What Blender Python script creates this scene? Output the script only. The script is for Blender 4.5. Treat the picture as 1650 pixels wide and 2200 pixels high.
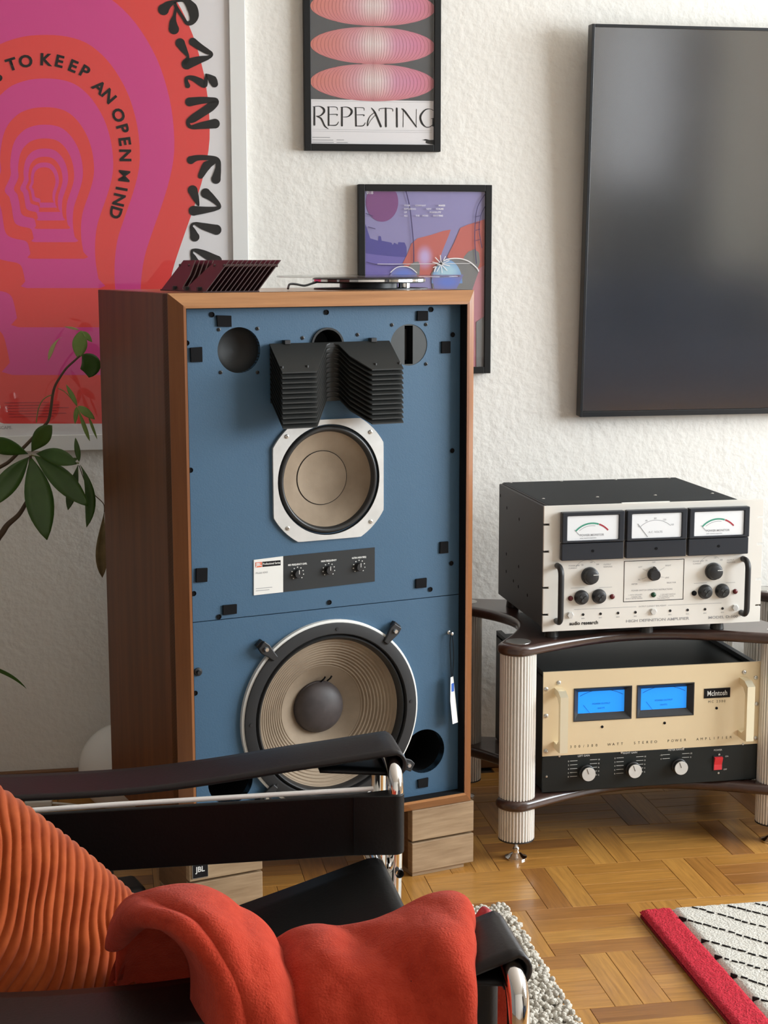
import bpy, math, random
from mathutils import Vector, Matrix, noise
from mathutils.geometry import tessellate_polygon
random.seed(7)
PI = math.pi
for o in list(bpy.data.objects): bpy.data.objects.remove(o)
SC = bpy.context.scene
COL = SC.collection
# ------------------------------------------------------------------ camera, world, light, exposure
FPX, PITCH, ROLL, YAW, HC = 3447.8, 0.155396, -0.001754, -0.172329, 1.252
CXP, CYP = 825.0, 1100.0
def _basis():
    f = Vector((-math.sin(YAW), math.cos(YAW), 0)); r = Vector((math.cos(YAW), math.sin(YAW), 0)); u = Vector((0, 0, 1))
    fw = f*math.cos(PITCH) - u*math.sin(PITCH); u2 = u*math.cos(PITCH) + f*math.sin(PITCH)
    return r*math.cos(ROLL) + u2*math.sin(ROLL), u2*math.cos(ROLL) - r*math.sin(ROLL), fw
CR, CU, CF = _basis(); CO = Vector((0, 0, HC))
cd = bpy.data.cameras.new('camera'); cam = bpy.data.objects.new('camera', cd); COL.objects.link(cam)
m = Matrix.Identity(4)
for i in range(3): m[i][0] = CR[i]; m[i][1] = CU[i]; m[i][2] = -CF[i]; m[i][3] = CO[i]
cam.matrix_world = m
cd.sensor_fit = 'HORIZONTAL'; cd.sensor_width = 36.0; cd.lens = FPX*36/1650; cd.clip_start = 0.02
SC.camera = cam
w = bpy.data.worlds.new('world'); SC.world = w; w.use_nodes = True
w.node_tree.nodes['Background'].inputs[0].default_value = (0.72, 0.84, 1.0, 1); w.node_tree.nodes['Background'].inputs[1].default_value = 1.0
def area(name, loc, target, sx, sy, power, col):
    l = bpy.data.lights.new(name, 'AREA'); l.shape = 'RECTANGLE'; l.size = sx; l.size_y = sy; l.energy = power; l.color = col
    o = bpy.data.objects.new(name, l); COL.objects.link(o); o.location = loc
    o.rotation_euler = (Vector(target)-Vector(loc)).to_track_quat('-Z', 'Y').to_euler(); return o
area('window_daylight', (4.12, 1.85, 1.62), (0, 1.85, 1.40), 2.5, 1.5, 300, (0.90, 0.96, 1.0))
SC.view_settings.view_transform = 'Standard'; SC.view_settings.look = 'None'; SC.view_settings.gamma = 1
SC.view_settings.use_curve_mapping = False; SC.view_settings.exposure = -0.3

# ------------------------------------------------------------------ helpers
def ray(px, py): return CF + CR*((px-CXP)/FPX) - CU*((py-CYP)/FPX)
def ony(px, py, y): d = ray(px, py); return CO + d*(y/d.y)
def onz(px, py, z): d = ray(px, py); return CO + d*((z-HC)/d.z)
class Frame:      # measures positions on a plane of a thing: u along its width, z up, at depth y behind its face
    def __init__(s, loc, yaw):
        s.o = Vector(loc); s.ex = Vector((math.cos(yaw), math.sin(yaw), 0)); s.ey = Vector((-math.sin(yaw), math.cos(yaw), 0))
    def uv(s, px, py, y=0):
        d = ray(px, py); P = s.o + s.ey*y; t = (P-CO).dot(s.ey)/d.dot(s.ey); q = CO + d*t - s.o
        return q.dot(s.ex), q.z
def win(x0, y0, s): return lambda x, y: (x0 + x/s, y0 + y/s)
def lin(c):
    if isinstance(c, str): c = tuple(int(c[i:i+2], 16)/255 for i in (1, 3, 5)); return tuple(v/12.92 if v <= .04045 else ((v+.055)/1.055)**2.4 for v in c)
    return c
MATS = {}
def mat(name, col, rough=.5, metal=0, spec=.5, coat=0, bump=None, var=None, emit=None, sheen=0):
    mt = bpy.data.materials.new(name); mt.use_nodes = True; nt = mt.node_tree; b = nt.nodes['Principled BSDF']
    c = lin(col); b.inputs['Base Color'].default_value = (*c, 1); b.inputs['Roughness'].default_value = rough; b.inputs['Metallic'].default_value = metal
    b.inputs['Specular IOR Level'].default_value = spec; b.inputs['Coat Weight'].default_value = coat; b.inputs['Coat Roughness'].default_value = .08
    if sheen: b.inputs['Sheen Weight'].default_value = sheen; b.inputs['Sheen Roughness'].default_value = .5
    if emit: b.inputs['Emission Color'].default_value = (*lin(emit[0]), 1); b.inputs['Emission Strength'].default_value = emit[1]
    tc = nt.nodes.new('ShaderNodeTexCoord')
    def mapped(sc):
        mp = nt.nodes.new('ShaderNodeMapping'); mp.inputs['Scale'].default_value = sc; nt.links.new(tc.outputs['Object'], mp.inputs['Vector']); return mp.outputs['Vector']
    if var:       # (colour2, scale vec, noise scale, detail, contrast lo, hi)
        n = nt.nodes.new('ShaderNodeTexNoise'); n.inputs['Scale'].default_value = var[2]; n.inputs['Detail'].default_value = var[3]; n.inputs['Roughness'].default_value = .6
        nt.links.new(mapped(var[1]), n.inputs['Vector'])
        r = nt.nodes.new('ShaderNodeValToRGB'); r.color_ramp.elements[0].position = var[4]; r.color_ramp.elements[1].position = var[5]
        r.color_ramp.elements[0].color = (*c, 1); r.color_ramp.elements[1].color = (*lin(var[0]), 1)
        nt.links.new(n.outputs['Fac'], r.inputs['Fac']); nt.links.new(r.outputs['Color'], b.inputs['Base Color'])
    if bump:      # (scale, strength, distance, detail)
        n = nt.nodes.new('ShaderNodeTexNoise'); n.inputs['Scale'].default_value = bump[0]; n.inputs['Detail'].default_value = bump[3]
        nt.links.new(mapped((1, 1, 1)), n.inputs['Vector'])
        bp = nt.nodes.new('ShaderNodeBump'); bp.inputs['Strength'].default_value = bump[1]; bp.inputs['Distance'].default_value = bump[2]
        nt.links.new(n.outputs['Fac'], bp.inputs['Height']); nt.links.new(bp.outputs['Normal'], b.inputs['Normal'])
    MATS[name] = mt; return mt
class MB:
    def __init__(s): s.v = []; s.f = []
    def add(s, vs, fs):
        n = len(s.v); s.v += [tuple(v) for v in vs]; s.f += [tuple(i+n for i in f) for f in fs]; return s
    def box(s, x0, x1, y0, y1, z0, z1):
        return s.add([(x, y, z) for x in (x0, x1) for y in (y0, y1) for z in (z0, z1)], [(0, 1, 3, 2), (4, 6, 7, 5), (0, 4, 5, 1), (2, 3, 7, 6), (0, 2, 6, 4), (1, 5, 7, 3)])
    def prism(s, pts, y0, y1):            # polygon (x,z) counter-clockwise, front at y0
        n = len(pts); vs = [(x, y0, z) for x, z in pts] + [(x, y1, z) for x, z in pts]
        return s.add(vs, [tuple(range(n)), tuple(range(2*n-1, n-1, -1))] + [(i, i+n, (i+1) % n+n, (i+1) % n) for i in range(n)])
    def slab(s, pts, z0, z1):             # polygon (x,y) counter-clockwise
        n = len(pts); vs = [(x, y, z1) for x, y in pts] + [(x, y, z0) for x, y in pts]
        return s.add(vs, [tuple(range(n)), tuple(range(2*n-1, n-1, -1))] + [(i+n, (i+1) % n+n, (i+1) % n, i) for i in range(n)])
    def holed(s, outer, holes, y0, y1):
        loops = [outer]+holes; flat = [p for l in loops for p in l]
        tris = tessellate_polygon([[Vector((x, z, 0)) for x, z in l] for l in loops]); n = len(flat)
        vs = [(x, y0, z) for x, z in flat] + [(x, y1, z) for x, z in flat]; fs = []
        for t in tris:
            a, b, c = [Vector(flat[i]) for i in t]
            if (b-a).x*(c-a).y-(b-a).y*(c-a).x < 0: t = (t[0], t[2], t[1])
            fs += [tuple(t), (t[0]+n, t[2]+n, t[1]+n)]
        k = 0
        for l in loops:
            fs += [(k+i, k+i+n, k+(i+1) % len(l)+n, k+(i+1) % len(l)) for i in range(len(l))]; k += len(l)
        return s.add(vs, fs)
    def lathe(s, prof, c, n=64, axis='y', closed=False, cap=False):   # prof (r, h) revolved about an axis through c
        vs = []
        for r, h in prof:
            for i in range(n):
                a = 2*PI*i/n; p, q = r*math.cos(a), r*math.sin(a)
                vs.append((c[0]+p, c[1]+h, c[2]+q) if axis == 'y' else (c[0]+p, c[1]+q, c[2]+h))
        k = len(prof); fs = []
        for j in range(k if closed else k-1):
            for i in range(n):
                a, b, a2, b2 = j*n+i, j*n+(i+1) % n, ((j+1) % k)*n+i, ((j+1) % k)*n+(i+1) % n
                fs.append((a, b, b2, a2) if axis == 'z' else (a, a2, b2, b))
        if cap and not closed:
            if prof[0][0] > 1e-5: fs.append(tuple(range(n)) if axis == 'y' else tuple(range(n-1, -1, -1)))
            if prof[-1][0] > 1e-5: fs.append(tuple(range(k*n-1, (k-1)*n-1, -1)) if axis == 'y' else tuple(range((k-1)*n, k*n)))
        return s.add(vs, fs)
    def tube(s, pts, r, n=12, loop=False):
        pts = [Vector(p) for p in pts]; R = r if isinstance(r, (list, tuple)) else [r]*len(pts); k = len(pts); vs = []
        t = (pts[1]-pts[0]).normalized(); nn = t.orthogonal().normalized()
        for i, p in enumerate(pts):
            if loop: t2 = (pts[(i+1) % k]-pts[i-1]).normalized()
            else: t2 = (pts[min(i+1, k-1)]-pts[max(i-1, 0)]).normalized()
            nn = (nn-t2*nn.dot(t2)).normalized(); bb = t2.cross(nn)
            vs += [p+(nn*math.cos(2*PI*j/n)+bb*math.sin(2*PI*j/n))*R[i] for j in range(n)]
        fs = [(i*n+j, i*n+(j+1) % n, ((i+1) % k)*n+(j+1) % n, ((i+1) % k)*n+j) for i in range(k if loop else k-1) for j in range(n)]
        if not loop: fs += [tuple(range(n-1, -1, -1)), tuple(range((k-1)*n, k*n))]
        return s.add(vs, fs)
    def grid(s, fn, nu, nv, wrapu=False):
        vs = [fn(i/(nu-(0 if wrapu else 1)), j/(nv-1)) for i in range(nu) for j in range(nv)]
        return s.add(vs, [(i*nv+j, ((i+1) % nu)*nv+j, ((i+1) % nu)*nv+j+1, i*nv+j+1) for i in range(nu if wrapu else nu-1) for j in range(nv-1)])
    def mesh(s, name, material=None, smooth=None):
        me = bpy.data.meshes.new(name); me.from_pydata(s.v, [], s.f); me.update()
        if material: me.materials.append(material if not isinstance(material, str) else MATS[material])
        if smooth is not None:
            me.polygons.foreach_set('use_smooth', [True]*len(me.polygons))
            me.set_sharp_from_angle(angle=math.radians(smooth))
        return me
def link(name, me, parent=None, loc=(0, 0, 0), rot=(0, 0, 0)):
    o = bpy.data.objects.new(name, me); COL.objects.link(o); o.location = loc; o.rotation_euler = rot
    if parent: o.parent = parent
    return o
def obj(name, mb, material, parent=None, smooth=None, bev=0, seg=2, **k):
    o = link(name, mb.mesh(name, material, smooth), parent, **k)
    if bev:
        b = o.modifiers.new('bevel', 'BEVEL'); b.width = bev; b.segments = seg; b.limit_method = 'ANGLE'; b.angle_limit = math.radians(40)
        if smooth is None: 
            o.data.polygons.foreach_set('use_smooth', [True]*len(o.data.polygons)); b.harden_normals = True
    return o
def thing(name, label, cat, loc=(0, 0, 0), yaw=0, group=None):
    o = bpy.data.objects.new(name, None); COL.objects.link(o); o.location = loc; o.rotation_euler = (0, 0, yaw); o.empty_display_size = .05
    return tag(o, label, cat, group)
def tag(o, label, cat, group=None):
    o['label'] = label; o['category'] = cat
    if group: o['group'] = group
    return o
def struct(o): o['kind'] = 'structure'; return o
TEXTS = []
def text(name, s, size, loc, parent, material, align='LEFT', rotz=0, xs=1.0, bold=0, spacing=1.0):   # flat lettering facing -y
    cu = bpy.data.curves.new(name, 'FONT'); cu.body = s; cu.size = size; cu.align_x = align; cu.offset = bold; cu.space_character = spacing
    cu.resolution_u = 3
    TEXTS.append((name, cu, loc, parent, material, rotz, xs))
def circ(cx, cz, r, n=40): return [(cx+r*math.cos(2*PI*i/n), cz+r*math.sin(2*PI*i/n)) for i in range(n)]
def brush(mb, pts, y, fr=None):           # flat brush stroke: pts (x, z, half width); round ends
    P = [Vector((p[0], p[1])) for p in pts]; W = [p[2] for p in pts]
    Q = []; R = []
    for i in range(len(P)-1):             # catmull-rom refinement
        p0, p1, p2, p3 = P[max(i-1, 0)], P[i], P[i+1], P[min(i+2, len(P)-1)]
        for k in range(6):
            t = k/6; Q.append(.5*((2*p1)+(p2-p0)*t+(2*p0-5*p1+4*p2-p3)*t*t+(3*p1-p0-3*p2+p3)*t**3)); R.append(W[i]*(1-t)+W[i+1]*t)
    Q.append(P[-1]); R.append(W[-1])
    N = []
    for i in range(len(Q)):
        d = Q[min(i+1, len(Q)-1)]-Q[max(i-1, 0)]
        if d.length < 1e-9: d = Vector((1, 0))
        d.normalize(); N.append(Vector((-d.y, d.x)))
    vs = []
    for q, n, r in zip(Q, N, R): vs += [(q.x+n.x*r, y, q.y+n.y*r), (q.x-n.x*r, y, q.y-n.y*r)]
    mb.add(vs, [(2*i, 2*i+1, 2*i+3, 2*i+2) for i in range(len(Q)-1)])
    for q, r in ((Q[0], R[0]), (Q[-1], R[-1])):
        mb.add([(q.x+r*math.cos(2*PI*i/14), y+.00008, q.y+r*math.sin(2*PI*i/14)) for i in range(14)], [tuple(range(14))])
def smoothpath(pts, k=8):
    P = [Vector(p) for p in pts]; out = []
    for i in range(len(P)-1):
        p0, p1, p2, p3 = P[max(i-1, 0)], P[i], P[i+1], P[min(i+2, len(P)-1)]
        for j in range(k):
            t = j/k; out.append(.5*((2*p1)+(p2-p0)*t+(2*p0-5*p1+4*p2-p3)*t*t+(3*p1-p0-3*p2+p3)*t**3))
    return out+[P[-1]]

# ------------------------------------------------------------------ materials
mat('plaster', '#e9e6df', .85, bump=(55, .5, .005, 5))
mat('paint', '#e6e3dc', .8)
mat('paint_low_bounce', (.24, .23, .22), .8)  # darkened to cut light bounced off the unseen left wall
mat('baseboard_wood', '#7a5230', .45)
mat('walnut_edge_half_lit', (.19, .066, .021), .4, coat=.1, var=((.34, .135, .047), (9, 9, .55), 3.5, 6, .3, .75))  # same walnut in a middle tone, lifted for the edge facing the window
mat('walnut', (.100, .032, .011), .45, spec=.3, coat=.04, var=((.18, .062, .021), (9, 9, .55), 3.5, 6, .3, .75))  # same walnut, darkened for the shaded side panels
mat('walnut_h_lit', (.30, .125, .045), .35, coat=.35, var=((.50, .24, .095), (.8, 12, 12), 4, 6, .3, .75))  # same walnut with horizontal grain, lightened as if lit from above
mat('baffle_blue', (.046, .112, .192), .55, bump=(420, .25, .001, 2))
mat('black_matte', (.012, .012, .013), .6)
mat('black_soft', (.006, .006, .007), .9, spec=.2)
mat('black_plastic', (.018, .019, .021), .42)
mat('charcoal', (.023, .025, .026), .55, spec=.35)
mat('grey_metal', (.05, .055, .056), .45, .2)
mat('alu', (.74, .74, .72), .38, .35, var=((.62, .62, .60), (1, 1, 1), 20, 3, .3, .7))
mat('steel', (.62, .61, .58), .28, .9)
mat('chrome', (.86, .85, .84), .05, 1.0)
mat('cone_brown', (.215, .160, .108), .8, var=((.31, .24, .168), (1, 1, 1), 7, 4, .35, .65), bump=(300, .2, .0008, 3))
mat('dome_grey', (.040, .032, .032), .55, var=((.075, .062, .062), (1, 1, 1), 22, 3, .3, .7))
mat('rubber', (.022, .022, .022), .38)
mat('lens_black', (.016, .017, .016), .5, spec=.4)
mat('lens_maroon', (.052, .020, .019), .42)
mat('white_print', (.80, .79, .75), .5)
mat('line_white', (.75, .75, .72), .5)
mat('ink', (.008, .007, .008), .7, spec=.2)
mat('orange_logo', (.75, .12, .04), .5)
mat('blue_print', (.03, .12, .5), .5)
mat('ash_wood', (.27, .175, .095), .6, var=((.44, .31, .185), (2, 3, 26), 4, 5, .3, .7))
mat('ash_dark', (.16, .085, .04), .6, var=((.22, .12, .06), (2, 3, 26), 4, 5, .3, .7))
mat('shelf_wood', (.040, .019, .014), .3, coat=.5, var=((.062, .031, .024), (2, 22, 6), 5, 4, .3, .7))
mat('fluted', (.86, .82, .76), .35, .2)
mat('groove', (.03, .025, .02), .7)
mat('arc_plate', (.80, .775, .72), .42, .1)
mat('arc_chassis', (.055, .058, .062), .5, .3)
mat('mesh_black', (.09, .095, .10), .45, .4)
mat('gold', (.82, .67, .44), .36, .35)
mat('gold_edge', (.86, .78, .58), .3, .5)
mat('mc_black', (.009, .012, .012), .45, spec=.35)
mat('meter_white_lifted', (.78, .79, .80), .5, emit=('#e4e8ea', .30))  # emission added to brighten the dials; no lamp is known inside
mat('meter_blue', (.01, .25, .85), .4, emit=('#0e8cf0', .75))
mat('meter_ink', (.0, .05, .22), .5)
mat('green_print', (.06, .36, .24), .5)
mat('red_print', (.45, .03, .05), .5)
mat('line_dark', (.22, .055, .07), .6)
mat('grey_print', (.32, .32, .33), .6)
mat('lamp_red', (.10, .004, .008), .25)
mat('lamp_green', (.004, .05, .02), .25)
mat('red_plastic', (.75, .035, .05), .3)
mat('bezel', (.018, .023, .032), .4)
mat('tv_frame', (.012, .014, .017), .35)
mat('frame_black', (.009, .0095, .010), .5, spec=.3)
mat('frame_white', (.76, .76, .74), .45)
mat('paper', (.80, .78, .79), .6)
mat('poster_red', (.80, .060, .055), .6)
mat('poster_pink', (.68, .055, .27), .6)
mat('poster_grey', (.085, .085, .088), .6)
mat('lavender', (.27, .245, .46), .5)
mat('violet', (.16, .13, .42), .5)
mat('reflection_blue', (.075, .065, .30), .5)
mat('magenta_d', (.20, .06, .21), .5)
mat('coral', (.52, .13, .11), .5)
mat('coral_glow', (.50, .36, .62), .5)
mat('rose', (.50, .22, .26), .5)
mat('globe_blue', (.10, .16, .52), .5)
mat('globe_cyan', (.30, .52, .64), .5)
mat('print_gray', (.20, .20, .20), .5)
mat('dark_line', (.05, .035, .12), .5)
mat('leather', (.004, .0038, .004), .45, spec=.25, bump=(260, .25, .0008, 3))
mat('leather_arm', (.008, .0055, .006), .42, spec=.35, bump=(260, .25, .0008, 3))
mat('line_pale', (.88, .86, .83), .35)
mat('cord_orange', (.30, .048, .009), .85, spec=.1, var=((.40, .080, .017), (1, 1, 1), 26, 4, .35, .7), sheen=.15)
mat('fleece', (.44, .038, .017), .95, spec=.1, var=((.54, .058, .028), (1, 1, 1), 60, 4, .3, .7), bump=(420, .6, .003, 5), sheen=.08)
mat('red_satin', (.38, .012, .025), .3)
mat('rug_red', (.50, .008, .026), .95, var=((.62, .018, .042), (1, 1, 1), 120, 3, .3, .7), bump=(260, 1, .006, 4))
mat('rug_cream', (.66, .62, .54), .95, var=((.76, .73, .66), (1, 1, 1), 90, 3, .3, .7), bump=(260, 1, .006, 4), sheen=.3)
mat('rug_black', (.015, .014, .015), .95)
mat('shag', (.58, .53, .45), .95, var=((.72, .68, .60), (1, 1, 1), 60, 3, .3, .7), bump=(300, 1, .004, 3))
mat('leaf', (.035, .085, .012), .4, var=((.055, .13, .02), (1, 1, 1), 14, 3, .3, .7))
mat('leaf_light', (.16, .26, .05), .5, var=((.22, .34, .08), (1, 1, 1), 18, 3, .3, .7))
mat('leaf_pale', (.42, .40, .16), .55)
mat('leaf_dry', (.17, .12, .05), .7, var=((.26, .19, .085), (1, 1, 1), 40, 3, .3, .7))
mat('stem', (.075, .045, .022), .6)
mat('stem_green', (.20, .21, .06), .6)
mat('terracotta', (.35, .13, .06), .8)
mat('soil', (.03, .02, .012), .95)
mat('globe_white', (.80, .79, .75), .25)
mat('cord_white', (.78, .76, .70), .5)
mat('mdf', (.05, .03, .02), .7)
# floor: oak planks, tone by piece
def oak():
    mt = bpy.data.materials.new('oak'); mt.use_nodes = True; nt = mt.node_tree; b = nt.nodes['Principled BSDF']; L = nt.links
    oi = nt.nodes.new('ShaderNodeObjectInfo'); ge = nt.nodes.new('ShaderNodeNewGeometry')
    ad = nt.nodes.new('ShaderNodeMath'); ad.operation = 'ADD'; L.new(oi.outputs['Random'], ad.inputs[0]); L.new(ge.outputs['Random Per Island'], ad.inputs[1])
    fr = nt.nodes.new('ShaderNodeMath'); fr.operation = 'FRACT'; L.new(ad.outputs[0], fr.inputs[0])
    rp = nt.nodes.new('ShaderNodeValToRGB'); e = rp.color_ramp.elements
    e[0].position = 0; e[0].color = (.27, .115, .030, 1); e[1].position = 1; e[1].color = (.51, .26, .062, 1)
    for p, c in ((.12, (.36, .16, .040, 1)), (.30, (.43, .205, .045, 1)), (.70, (.47, .23, .052, 1))):
        x = e.new(p); x.color = c
    L.new(fr.outputs[0], rp.inputs['Fac'])
    uv = nt.nodes.new('ShaderNodeUVMap'); mp = nt.nodes.new('ShaderNodeMapping'); mp.inputs['Scale'].default_value = (6, 95, 1)
    L.new(uv.outputs['UV'], mp.inputs['Vector'])
    of = nt.nodes.new('ShaderNodeVectorMath'); of.operation = 'ADD'; L.new(mp.outputs['Vector'], of.inputs[0])
    sc = nt.nodes.new('ShaderNodeVectorMath'); sc.operation = 'SCALE'; sc.inputs['Scale'].default_value = 40; L.new(fr.outputs[0], sc.inputs[0]); sc.inputs[0].default_value = (1, 1, 1)
    cmb = nt.nodes.new('ShaderNodeCombineXYZ'); ml = nt.nodes.new('ShaderNodeMath'); ml.operation = 'MULTIPLY'; ml.inputs[1].default_value = 57.0
    L.new(fr.outputs[0], ml.inputs[0]); L.new(ml.outputs[0], cmb.inputs[2]); L.new(cmb.outputs[0], of.inputs[1])
    n = nt.nodes.new('ShaderNodeTexNoise'); n.inputs['Scale'].default_value = 1.3; n.inputs['Detail'].default_value = 6; n.inputs['Roughness'].default_value = .62; n.inputs['Distortion'].default_value = .6
    L.new(of.outputs[0], n.inputs['Vector'])
    r2 = nt.nodes.new('ShaderNodeValToRGB'); r2.color_ramp.elements[0].position = .32; r2.color_ramp.elements[0].color = (.74, .70, .66, 1); r2.color_ramp.elements[1].position = .68; r2.color_ramp.elements[1].color = (1.14, 1.12, 1.08, 1)
    L.new(n.outputs['Fac'], r2.inputs['Fac'])
    mx = nt.nodes.new('ShaderNodeMix'); mx.data_type = 'RGBA'; mx.blend_type = 'MULTIPLY'; mx.inputs['Factor'].default_value = 1
    L.new(rp.outputs['Color'], mx.inputs['A']); L.new(r2.outputs['Color'], mx.inputs['B']); L.new(mx.outputs['Result'], b.inputs['Base Color'])
    nt.nodes.remove(sc)
    b.inputs['Roughness'].default_value = .33; b.inputs['Coat Weight'].default_value = .25; b.inputs['Coat Roughness'].default_value = .15
    bp = nt.nodes.new('ShaderNodeBump'); bp.inputs['Strength'].default_value = .15; bp.inputs['Distance'].default_value = .001; L.new(n.outputs['Fac'], bp.inputs['Height']); L.new(bp.outputs['Normal'], b.inputs['Normal'])
    MATS['oak'] = mt
oak()
def glassmat(name, tint, refl_rough=.02, ior=1.5):     # thin pane: clear with its surface reflection
    mt = bpy.data.materials.new(name); mt.use_nodes = True; nt = mt.node_tree; L = nt.links
    for n in list(nt.nodes):
        if n.type != 'OUTPUT_MATERIAL': nt.nodes.remove(n)
    out = [n for n in nt.nodes if n.type == 'OUTPUT_MATERIAL'][0]
    t = nt.nodes.new('ShaderNodeBsdfTransparent'); t.inputs[0].default_value = (*tint, 1); g = nt.nodes.new('ShaderNodeBsdfGlossy'); g.inputs['Roughness'].default_value = refl_rough
    lw = nt.nodes.new('ShaderNodeLayerWeight'); lw.inputs['Blend'].default_value = .5; pw_ = nt.nodes.new('ShaderNodeMath'); pw_.operation = 'POWER'; pw_.inputs[1].default_value = 5
    ma = nt.nodes.new('ShaderNodeMath'); ma.operation = 'MULTIPLY_ADD'; ma.inputs[1].default_value = .7; ma.inputs[2].default_value = .022; mx = nt.nodes.new('ShaderNodeMixShader')
    L.new(lw.outputs['Facing'], pw_.inputs[0]); L.new(pw_.outputs[0], ma.inputs[0]); L.new(ma.outputs[0], mx.inputs[0]); L.new(t.outputs[0], mx.inputs[1]); L.new(g.outputs[0], mx.inputs[2]); L.new(mx.outputs[0], out.inputs[0]); MATS[name] = mt
glassmat('glazing', (1, 1, 1)); glassmat('disc_glass', (.86, .86, .85), .04)
def tvmat():
    mt = mat('tv_screen', (.016, .017, .020), .13, spec=1.0); b = mt.node_tree.nodes['Principled BSDF']; b.inputs['IOR'].default_value = 2.9
tvmat()
def ellmat():        # printed body: coral rim, rose, pale middle
    mt = bpy.data.materials.new('poster_ellipse'); mt.use_nodes = True; nt = mt.node_tree; L = nt.links; b = nt.nodes['Principled BSDF']; b.inputs['Roughness'].default_value = .6
    tc = nt.nodes.new('ShaderNodeTexCoord'); sp = nt.nodes.new('ShaderNodeSeparateXYZ'); L.new(tc.outputs['Generated'], sp.inputs[0])
    rp = nt.nodes.new('ShaderNodeValToRGB'); e = rp.color_ramp.elements; e[0].position = 0; e[0].color = (.66, .21, .16, 1); e[1].position = 1; e[1].color = (.64, .22, .26, 1)
    for p, c in ((.22, (.64, .24, .22, 1)), (.36, (.66, .36, .40, 1)), (.47, (.78, .66, .64, 1)), (.56, (.78, .64, .63, 1)), (.68, (.64, .30, .42, 1)), (.85, (.62, .22, .34, 1))):
        x = e.new(p); x.color = c
    L.new(sp.outputs['X'], rp.inputs['Fac'])
    rz = nt.nodes.new('ShaderNodeValToRGB'); q = rz.color_ramp.elements; q[0].position = 0; q[0].color = (1, 1, 1, 1); q[1].position = 1; q[1].color = (.7, .7, .7, 1)
    for p, c in ((.35, .25), (.55, 0), (.75, .25)): x = q.new(p); x.color = (c, c, c, 1)
    L.new(sp.outputs['Z'], rz.inputs['Fac'])
    mx = nt.nodes.new('ShaderNodeMix'); mx.data_type = 'RGBA'; L.new(rz.outputs['Color'], mx.inputs['Factor']); L.new(rp.outputs['Color'], mx.inputs['A']); mx.inputs['B'].default_value = (.64, .22, .24, 1)
    L.new(mx.outputs['Result'], b.inputs['Base Color']); MATS['poster_ellipse'] = mt
ellmat()
def radial(name, inner, outer, r0, r1):      # printed airbrush blend on a poster shape
    mt = bpy.data.materials.new(name); mt.use_nodes = True; nt = mt.node_tree; L = nt.links; b = nt.nodes['Principled BSDF']; b.inputs['Roughness'].default_value = .5
    tc = nt.nodes.new('ShaderNodeTexCoord'); mp = nt.nodes.new('ShaderNodeMapping'); mp.inputs['Location'].default_value = (-.5, 0, -.5); mp.inputs['Scale'].default_value = (1, 0, 1); L.new(tc.outputs['Generated'], mp.inputs['Vector'])
    ln = nt.nodes.new('ShaderNodeVectorMath'); ln.operation = 'LENGTH'; L.new(mp.outputs['Vector'], ln.inputs[0])
    rp = nt.nodes.new('ShaderNodeValToRGB'); rp.color_ramp.interpolation = 'EASE'; e = rp.color_ramp.elements; e[0].position = r0; e[0].color = (*inner, 1); e[1].position = r1; e[1].color = (*outer, 1)
    L.new(ln.outputs['Value'], rp.inputs['Fac']); L.new(rp.outputs['Color'], b.inputs['Base Color']); MATS[name] = mt
radial('coral_glow', (.52, .40, .68), (.52, .13, .11), .05, .5); radial('globe_cyan', (.40, .62, .74), (.16, .30, .60), .1, .62); radial('globe_blue', (.13, .20, .60), (.20, .19, .40), .1, .6)

# ------------------------------------------------------------------ room
XL, XR, YF, YB, ZT = -2.3, 4.0, -1.7, 3.77, 2.75
wb = struct(obj('wall_back', MB().box(XL, XR, YB, YB+.15, 0, ZT), 'plaster'))
struct(obj('wall_left', MB().box(XL-.15, XL, YF, YB, 0, ZT), 'paint_low_bounce'))
wy0, wy1, wz0, wz1 = .55, 3.15, .85, 2.40
rb = MB().holed([(YF, 0), (YB, 0), (YB, ZT), (YF, ZT)], [[(wy0, wz0), (wy1, wz0), (wy1, wz1), (wy0, wz1)]], 0, .15)
rb.v = [(XR+y, x, z) for x, y, z in rb.v]; rb.f = [f[::-1] for f in rb.f]
struct(obj('wall_right', rb, 'paint'))
struct(obj('wall_front', MB().box(XL, XR, YF-.15, YF, 0, ZT), 'paint'))
struct(obj('ceiling', MB().box(XL-.15, XR+.15, YF-.15, YB+.15, ZT, ZT+.12), 'paint'))
w1 = bpy.data.objects.new('window_1', None); COL.objects.link(w1); struct(w1)
for yy in (wy0+.03, (wy0+wy1)/2, wy1-.03): obj('window_frame', MB().box(XR+.02, XR+.08, yy-.03, yy+.03, wz0, wz1), 'frame_white', w1)
for zz in (wz0+.03, wz1-.03): obj('window_frame', MB().box(XR+.02, XR+.08, wy0, wy1, zz-.03, zz+.03), 'frame_white', w1)
struct(obj('baseboard_back', MB().box(XL, XR, YB-.016, YB, .001, .056), 'baseboard_wood', bev=.003))
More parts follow.
